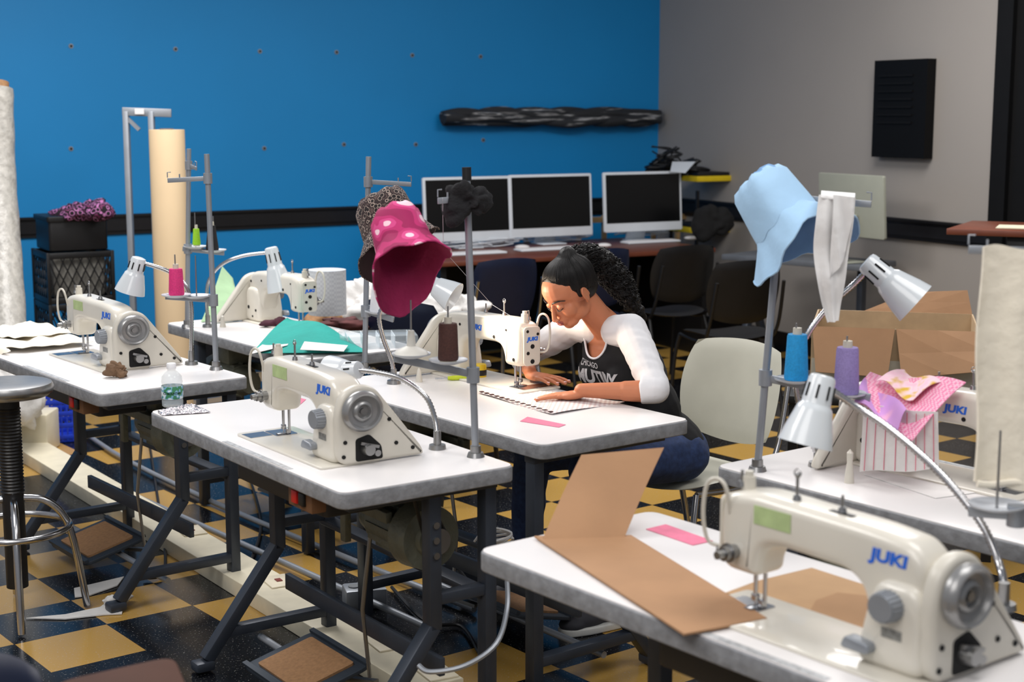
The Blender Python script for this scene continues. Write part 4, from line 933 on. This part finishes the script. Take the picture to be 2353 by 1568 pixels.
p=P(838,1392,.0); t=thing('power_outlet_box','grey metal twin outlet box on the floor under centre tables','outlet box',p,R(15)); MB().box((0,0,.035),(.14,.1,.068),.008).build('box_body',m_greymetal,t,local=True)
for i in (-1,1): MB().cyl((i*.035,0,.069),(i*.035,0,.073),.02,.02,18).build('socket',M('grey_socket',(120,124,128),.5),t,local=True)
q=MB()
for k in range(5): q.tube(cr([Q(1090+8*k,1245,4.1),Q(1120+12*k,1215+8*k,4.08),Q(1175,1225+3*k,4.05),Q(1150-10*k,1250,4.05),Q(1100,1262-4*k,4.1)],5),.0035,6)
q.build('cable_bundle',M('white_wire',(205,205,205),.5),None,'bundle of thin white wires beside the near table corner','cable')
for i,(pts,lab) in enumerate((([(170,1352),(200,1345),(285,1325),(270,1345),(205,1368),(172,1372)],'thin white cloth strip on the floor by the stool'),([(60,1420),(150,1412),(230,1395),(262,1372),(285,1385),(280,1410),(240,1412),(150,1422)],'curled white cloth scrap on the yellow floor tile'))):
    flat('cloth_scrap',lab,'scrap',m_whitecloth,pts,.006,.004)
crumple('cloth_scrap','small crumpled white cloth knot near the table leg','scrap',m_whitecloth,P(262,1392,0)+V((0,0,.02)),(.05,.03,.018),.5,25,5)
# ---------------------------------------------------------------- back left
p=Q(392,560,8.0); b=V((p.x,8.0,0)); zt=Q(392,298,8.0).z
t=thing('paper_roll','tall beige paper roll standing against the blue wall','paper roll',b); MB().lathe([(.03,.0),(.092,.0),(.093,.004),(.093,zt-.004),(.092,zt),(.035,zt),(.03,zt-.03)],T(b),40).build('roll',m_paper,t); MB().lathe([(.036,zt-.1),(.036,zt+.006),(.03,zt+.006),(.03,zt-.1)],T(b),24).build('core_tube',M('grey_core',(120,110,100),.8),t)
pl=Q(291,300,8.3); pr_=Q(347,300,8.3); za=Q(291,256,8.3).z
t=thing('metal_rack','grey metal frame rack beside the tall paper roll','rack',V((pl.x,8.3,0)))
for x,yy in ((pl.x,8.3),(pr_.x,8.32)): MB().bar((x,yy,0.005),(x,yy,za),.045,.03,.003).build('post',m_greymetal,t)
q=MB(); q.bar((pl.x-.02,8.3,za),(Q(390,256,8.3).x,8.34,za-.01),.03,.045,.003); q.bar((pl.x,8.3,za-.03),(pl.x+.07,8.3,za-.1),.02,.02); q.build('top_bar',m_greymetal,t); 
MB().box((pl.x+.08,8.275,za),(.05,.004,.03)).build('white_sticker',m_white,t)
q=MB(); rpts=cr([Q(-14,205,8.0),Q(-8,400,7.9),Q(6,600,7.7),Q(18,800,7.4)],8); q.tube(rpts,[.098+.002*math.sin(i*1.7) for i in range(len(rpts))],28); rr_=q.build('fabric_roll',M('grey_white_wrapped_cloth',(168,165,158),.35,var=.2,vs=30,bump=.8,bs=22),None,'tall white plastic wrapped fabric roll leaning at the left edge','fabric roll',smooth=60)
q=MB(); q.tube([Q(-2,190,8.02),Q(-2,215,8.0)],.05,20); q.build('roll_core',m_cork,rr_)
crumple('white_cloth','white cloth heap slumped at the foot of the leaning roll','cloth',m_whitecloth,Q(20,830,7.0)+V((0,0,-.15)),(.15,.15,.28),.4,6,12)
def make_crate(label,c,z,rz):
    t=thing('milk_crate',label,'crate',(c.x,c.y,z),rz,'black stacked crates'); w=.36; h=.29
    q=MB()
    for s_ in (1,-1):
        for zz in (.015,h-.02): q.box((0,s_*w/2,zz),(w,.014,.035),.003); q.box((s_*w/2,0,zz),(.014,w,.035),.003)
        for s2 in (1,-1): q.box((s_*w/2,s2*w/2,h/2),(.02,.02,h),.004)
    t_=q.build('rim',m_black,t,local=True)
    q=MB()
    for s_ in (1,-1):
        for i in range(-4,5):
            for dd_ in (1,-1):
                x0=i*.05; x1=x0+dd_*.11
                a=V((max(-w/2,min(w/2,x0)),0,.03)); b_=V((max(-w/2,min(w/2,x1)),0,h-.035))
                q.bar((a.x,s_*w/2,a.z),(b_.x,s_*w/2,b_.z),.007,.007); q.bar((s_*w/2,a.x,a.z),(s_*w/2,b_.x,b_.z),.007,.007)
    q.build('lattice',m_black,t,local=True,smooth=0)
    MB().box((0,0,.006),(w,w,.01)).build('bottom',m_black,t,local=True)
    return t
cc=Q(168,620,8.6); cc.z=0; rz=R(30)
labs=['black lattice crate lowest in the stack at left','black lattice crate in the middle of the stack at left','black lattice crate full of grey parts, topmost of its stack']
for i in range(3): make_crate(labs[i],cc,.292*i+.002,rz)
MB().box((0,0,.13),(.3,.3,.24),.03,T(cc)@T(0,0,.6)@rotz(rz)).build('wrapped_goods',M('grey_goods',(120,118,112),.8,var=.4,vs=20),None,'pale goods packed inside the top crate','goods')
q=MB(); m=T(cc)@T(0,0,.88)@rotz(rz); s=.165
q.slab(rp([(-s,-s),(s,-s),(s,s),(-s,s)],.02,3),.002,.19,.004,m); q.slab(rp([(-s-.01,-s-.01),(s+.01,-s-.01),(s+.01,s+.01),(-s-.01,s+.01)],.02,3),.165,.195,.003,m)
q.build('storage_bin',m_black,None,'solid black bin on top of the crate stack','bin')
crumple('leopard_cloth','pink and black leopard print cloth heaped on the black bin','cloth',m_leoppink,Q(192,497,8.5)+V((0,0,.02)),(.16,.13,.075),.5,9,6,flat=.55)
c=Q(138,935,7.5); t=thing('plastic_basket','small blue plastic basket on the floor under the far left table','basket',(c.x,c.y,.0),R(20)); m_bl=M('blue_basket_plastic',(26,60,190),.4)
q=MB(); 
for s_ in (1,-1):
    for zz in (.03,.09,.15,.21,.27): q.box((0,s_*.085,zz),(.17,.006,.024),.002); q.box((s_*.085,0,zz),(.006,.17,.024),.002)
    for i in range(-3,4): q.box((i*.027,s_*.085,.15),(.009,.005,.28)); q.box((s_*.085,i*.027,.15),(.005,.009,.28))
q.build('basket_wall',m_bl,t,local=True); MB().box((0,0,.012),(.17,.17,.02),.003).build('basket_floor',m_bl,t,local=True)
# ---------------------------------------------------------------- computer area
fl=P(1010,603,.74); frr=P(1645,570,.74); dd_=(frr-fl).normalized(); nn_=V((-dd_.y,dd_.x,0)); ang=math.atan2(dd_.y,dd_.x); Ld=(frr-fl).length
t=thing('computer_desk','reddish brown computer desk along the blue wall','desk',V((fl.x,fl.y,0))+dd_*Ld/2,ang)
MB().box((0,.5,.725),(Ld,1.0,.03),.004).build('desktop',m_brownwood,t,local=True)
MB().box((0,.9,.36),(Ld-.1,.03,.7)).build('modesty_panel',m_black,t,local=True)
for s_ in (1,-1,0): MB().box((s_*(Ld/2-.05),.5,.355),(.04,.9,.708)).build('side_panel',m_black,t,local=True)
def make_mac(label,pc,Y,rz,w=.655,h=.43,zt=.74,mat=m_alu):
    c=Q(pc[0],pc[1],Y); t=thing('desktop_computer',label,'computer',(c.x,c.y,zt),rz,'white all in one computers')
    H=c.z-zt
    m=T(0,0,H)@Matrix.Rotation(R(-4),4,'X')
    MB().slab(rp([(-w/2,-h/2),(w/2,-h/2),(w/2,h/2),(-w/2,h/2)],.012,3),-.008,.012,.002,m@XZ).build('screen_housing',mat,t,local=True)
    MB().slab([(-w/2+.018,-h/2+.062),(w/2-.018,-h/2+.062),(w/2-.018,h/2-.018),(-w/2+.018,h/2-.018)],-.0105,-.008,0,m@XZ).build('screen',m_screen,t,local=True,smooth=0)
    q=MB(); q.bar((0,.03,H-.05),(0,.1,.01),.16,.008,.002,up=(1,0,0)); q.box((0,.03,.006),(.19,.18,.008),.003); q.build('stand',mat,t,local=True)
    return t
make_mac('white framed computer with black screen, left one behind hats',(1074,480),10.15,ang)
make_mac('white framed computer with black screen, middle of three on desk',(1266,472),10.45,ang)
make_mac('white framed computer with black screen, rightmost of three on desk',(1477,463),10.7,ang,h=.42)
make_mac('computer seen from behind on the grey desk',(1958,472),9.2,math.atan2(dG.y,dG.x)+math.pi,.60,.38,.74,M('dull_beige_aluminium',(164,166,152),.5,.0,var=.03))
def make_kb(label,u,v,rz):
    p=P(u,v,.742); t=thing('keyboard',label,'keyboard',p,rz,'white keyboards'); MB().slab(rp([(-.22,-.06),(.22,-.06),(.22,.06),(-.22,.06)],.012,3),0,.012,.003).build('keyboard_base',m_alu,t,local=True)
    q=MB()
    for i in range(15):
        for j in range(4): q.box((-.195+i*.0278,-.042+j*.027,.013),(.023,.022,.004),.001)
    q.build('keys',m_white,t,local=True)
make_kb('white keyboard in front of the left computer',1088,584,ang); make_kb('white keyboard in front of the middle computer',1255,574,ang); make_kb('white keyboard in front of the rightmost computer',1495,557,ang)
for u,v,l in ((1200,572,'white mouse left of the middle keyboard'),(1388,568,'white mouse between the two right keyboards'),(1588,551,'white mouse at the right end of the desk')):
    MB().ell(P(u,v,.742)+V((0,0,.012)),(.05,.032,.016)).build('computer_mouse',m_white,None,l,'mouse','white mice')
random.seed(5)
for u,v,l in ((1110,572,'white cables heaped below the left computer'),(1290,560,'white cables heaped below the middle computer'),(1490,545,'white cables heaped below the rightmost computer')):
    q=MB(); c=P(u,v-4,.745)
    for k in range(10):
        pts=[c+dd_*random.uniform(-.3,.3)+nn_*random.uniform(-.05,.1)+V((0,0,random.uniform(.005,.06))) for _ in range(5)]; q.tube(cr(pts,5),.004,5)
    q.build('cable_bundle',m_alu,None,l,'cable','white computer cables')
c=Q(1612,480,11.1); t=thing('utility_cart','black cart with yellow shelves beside the rightmost computer','cart',(c.x,c.y,0),ang); m_yel=M('yellow_plastic',(226,196,20),.5)
for v in (410,528):
    z=Q(1600,v,11.0).z; MB().box((0,0,z),(.34,.36,.04),.004).build('yellow_shelf',m_yel,t,local=True); MB().box((0,0,z+.03),(.3,.32,.03),.004).build('shelf_tray',m_black,t,local=True)
for sx in (1,-1):
    for sy in (1,-1): MB().box((sx*.155,sy*.165,.55),(.02,.02,1.08)).build('post',m_black,t,local=True)
crumple('cable_pile','tangled black cables and electronics on top of the yellow shelf','cable',m_black,Q(1560,387,11.05),(.2,.12,.06),.6,12,2)
q=MB(); cz=Q(1530,372,11.0)
random.seed(9)
for k in range(9):
    pts=[cz+V((random.uniform(-.13,.12),random.uniform(-.1,.1),random.uniform(-.03,.13))) for _ in range(4)]; q.tube(cr(pts,6),.006,6)
q.build('loose_cable',m_black,None,'loops of loose black cable above the rightmost computer','cable')
MB().sheet(Q(1545,372,10.9),Q(1598,372,10.9),Q(1575,398,10.7),Q(1540,395,10.7),4,4).build('paper_sheet',m_alu,None,'white sheet lying on the black cables','paper')
crumple('black_bag','black bag propped against the grey wall rail','bag',M('black_fabric_bag',(14,14,15),.9,bump=.3),Q(1640,510,10.6),(.14,.10,.14),.3,6,3)
c=Q(1335,520,11.1); t=thing('wooden_shelf_rack','light wooden slatted rack behind the middle computer','rack',(c.x,c.y,0),ang)
for k in range(9): MB().box((-.9+.22*k,0,.45),(.03,.03,.88)).build('slat',M('pale_wood',(196,160,110),.6),t,local=True)
MB().box((0,0,.86),(2.0,.05,.04)).build('rail',MC['pale_wood'],t,local=True)
g0=V((1.36,9.72,0)); t=thing('grey_desk','grey topped desk with splayed metal legs near the room corner','desk',(g0.x,g0.y,0),R(-44)); 
MB().box((.52,.2,.722),(1.04,.4,.036),.004).build('desktop',M('grey_laminate',(96,100,106),.45),t,local=True)
for x in (.12,.92):
    q=MB(); q.bar((x,.2,.7),(x,.2,.4),.05,.04,.003); q.bar((x,.2,.42),(x,.02,.03),.05,.04,.003); q.build('leg',m_steel,t,local=True)
    q=MB(); q.bar((x,.22,.42),(x,.38,.03),.05,.04,.003); q.build('leg',m_steel,t,local=True)
c=P(2185,522,1.1); t=thing('dark_cabinet','dark cabinet with reddish wood top at the right edge','cabinet',(c.x,c.y,0),R(-28))
MB().box((.6,.2,1.085),(1.2,.6,.03),.004).build('cabinet_top',m_brownwood,t,local=True); MB().box((.72,.22,.535),(.9,.5,1.065),.004).build('cabinet_body',M('black_cabinet',(12,12,14),.4),t,local=True)
cm=T(c.x,c.y,0)@rotz(R(-28))
for i,(x,y,a_) in enumerate(((.35,.12,.1),(.5,.2,-.2),(.75,.1,.3),(.55,.05,.5))): MB().box((0,0,0),(.3,.22,.004),0,cm@T(x,y,1.103+.005*i)@rotz(a_)).build('paper_sheet',M('cream_paper',(224,214,186),.8),None,'loose cream paper in the pile on the dark cabinet','paper','loose papers on the dark cabinet',smooth=0)
ctr=Q(2050,885,5.75); zb=ctr.z
t=thing('cardboard_box','large open cardboard box behind the right edge table','box',(ctr.x,ctr.y,zb),R(-14)); w=.6;d=.5;h=.255
q=MB()
for s_ in (1,-1): q.box((0,s_*d/2,h/2),(w,.006,h)); q.box((s_*w/2,0,h/2),(.006,d,h))
q.box((0,0,.004),(w,d,.006)); q.build('box_body',M('pale_box_board',(182,158,126),.8),t,local=True,smooth=0)
MB().box((0,-d/2-.004,h*.28),(w,.002,h*.5)).build('white_print_band',M('white_print_band',(196,192,178),.7),t,local=True)
for c0,c1,c2,c3 in (((-w/2,-d/2-.004,h),(.0,-d/2-.004,h),(-.02,-d/2-.08,h-.17),(-w/2+.02,-d/2-.08,h-.16)),((.005,-d/2-.004,h),(w/2,-d/2-.004,h),(w/2+.05,-d/2-.13,h-.12),(.03,-d/2-.09,h-.17)),((-w/2+.18,d/2,h),(w/2,d/2,h),(w/2-.02,d/2+.05,h+.09),(.06,d/2+.05,h+.075))):
    MB().sheet(c0,c1,c2,c3,2,2,None,.004).build('flap',m_cardboard,t,local=True,smooth=0)
t=thing('low_table','dark low table under the large cardboard box','table',(ctr.x,ctr.y,0),R(-14)); MB().box((0,0,zb-.02),(.8,.6,.03),.004).build('tabletop',m_black,t,local=True)
for sx in (1,-1):
    for sy in (1,-1): MB().box((sx*.36,sy*.26,(zb-.035)/2),(.035,.035,zb-.035)).build('leg',m_black,t,local=True)
c=Q(860,745,7.1); 
t=thing('supply_bench','dark bench behind the hanging hats under fabric piles','bench',(c.x,c.y,0),R(30)); MB().box((.05,0,.58),(.8,.4,.03),.003).build('benchtop',m_black,t,local=True)
for sx in (-.3,.4): MB().box((sx,0,.285),(.04,.36,.56)).build('leg',m_black,t,local=True)
crumple('fabric_pile','white fabric heap behind the hanging hats','fabric',m_whitecloth,V((c.x+.02,c.y,.72)),(.22,.16,.14),.45,7,21,flat=.9)
crumple('fabric_pile','white and grey fabric heap under the pink hat tip','fabric',m_whitecloth,V((c.x+.34,c.y+.18,.69)),(.18,.13,.1),.5,8,23,flat=.9)
crumple('fabric_pile','brown fabric heap at the left end of the bench','fabric',m_cork,V((c.x-.25,c.y-.12,.655)),(.12,.10,.06),.5,9,25,flat=.9)
# ---------------------------------------------------------------- lights, camera, world
def area(loc,size,e,col=(1,1,1),rot=(0,0,0)):
    l=bpy.data.lights.new('ceiling_or_fill_light','AREA'); l.energy=e; l.size=size; l.color=col; o=bpy.data.objects.new('ceiling_or_fill_light',l); o.location=loc; o.rotation_euler=rot; C.objects.link(o)
area((-2.2,3.2,3.3),1.4,62,(1,.97,.94)); area((1.4,2.8,3.3),1.4,40,(1,.97,.94)); area((-1.8,6.6,3.3),1.6,110,(1,.97,.95)); area((1.6,7.2,3.3),1.6,88,(1,.97,.95)); area((-.8,.6,3.0),1.8,48,(1,.96,.93),(R(28),0,R(-8)))  # last area light is an added front fill for the woman's face, no fixture
l=bpy.data.lights.new('work_light','SPOT'); l.energy=13; l.color=(1,.80,.6); l.spot_size=R(110); l.spot_blend=.8; l.shadow_soft_size=.03
o=bpy.data.objects.new('work_light',l); o.location=Q(1046,686,4.83); C.objects.link(o); dv=(V((.2,4.75,.86))-o.location); o.rotation_euler=dv.to_track_quat('-Z','Y').to_euler()
w=bpy.data.worlds.new('w'); bpy.context.scene.world=w; w.use_nodes=True; w.node_tree.nodes['Background'].inputs[0].default_value=(.82,.86,.95,1); w.node_tree.nodes['Background'].inputs[1].default_value=.33
cam=bpy.data.cameras.new('camera'); cam.sensor_width=36; cam.lens=F/2353*36; cam.dof.use_dof=True; cam.dof.focus_distance=4.75; cam.dof.aperture_fstop=4.0
co=bpy.data.objects.new('camera',cam); co.location=(0,0,CH); co.rotation_euler=(R(90)-TH,0,0); C.objects.link(co); bpy.context.scene.camera=co
try:
    bpy.context.scene.view_settings.view_transform='Standard'; bpy.context.scene.view_settings.look='None'
except Exception: pass
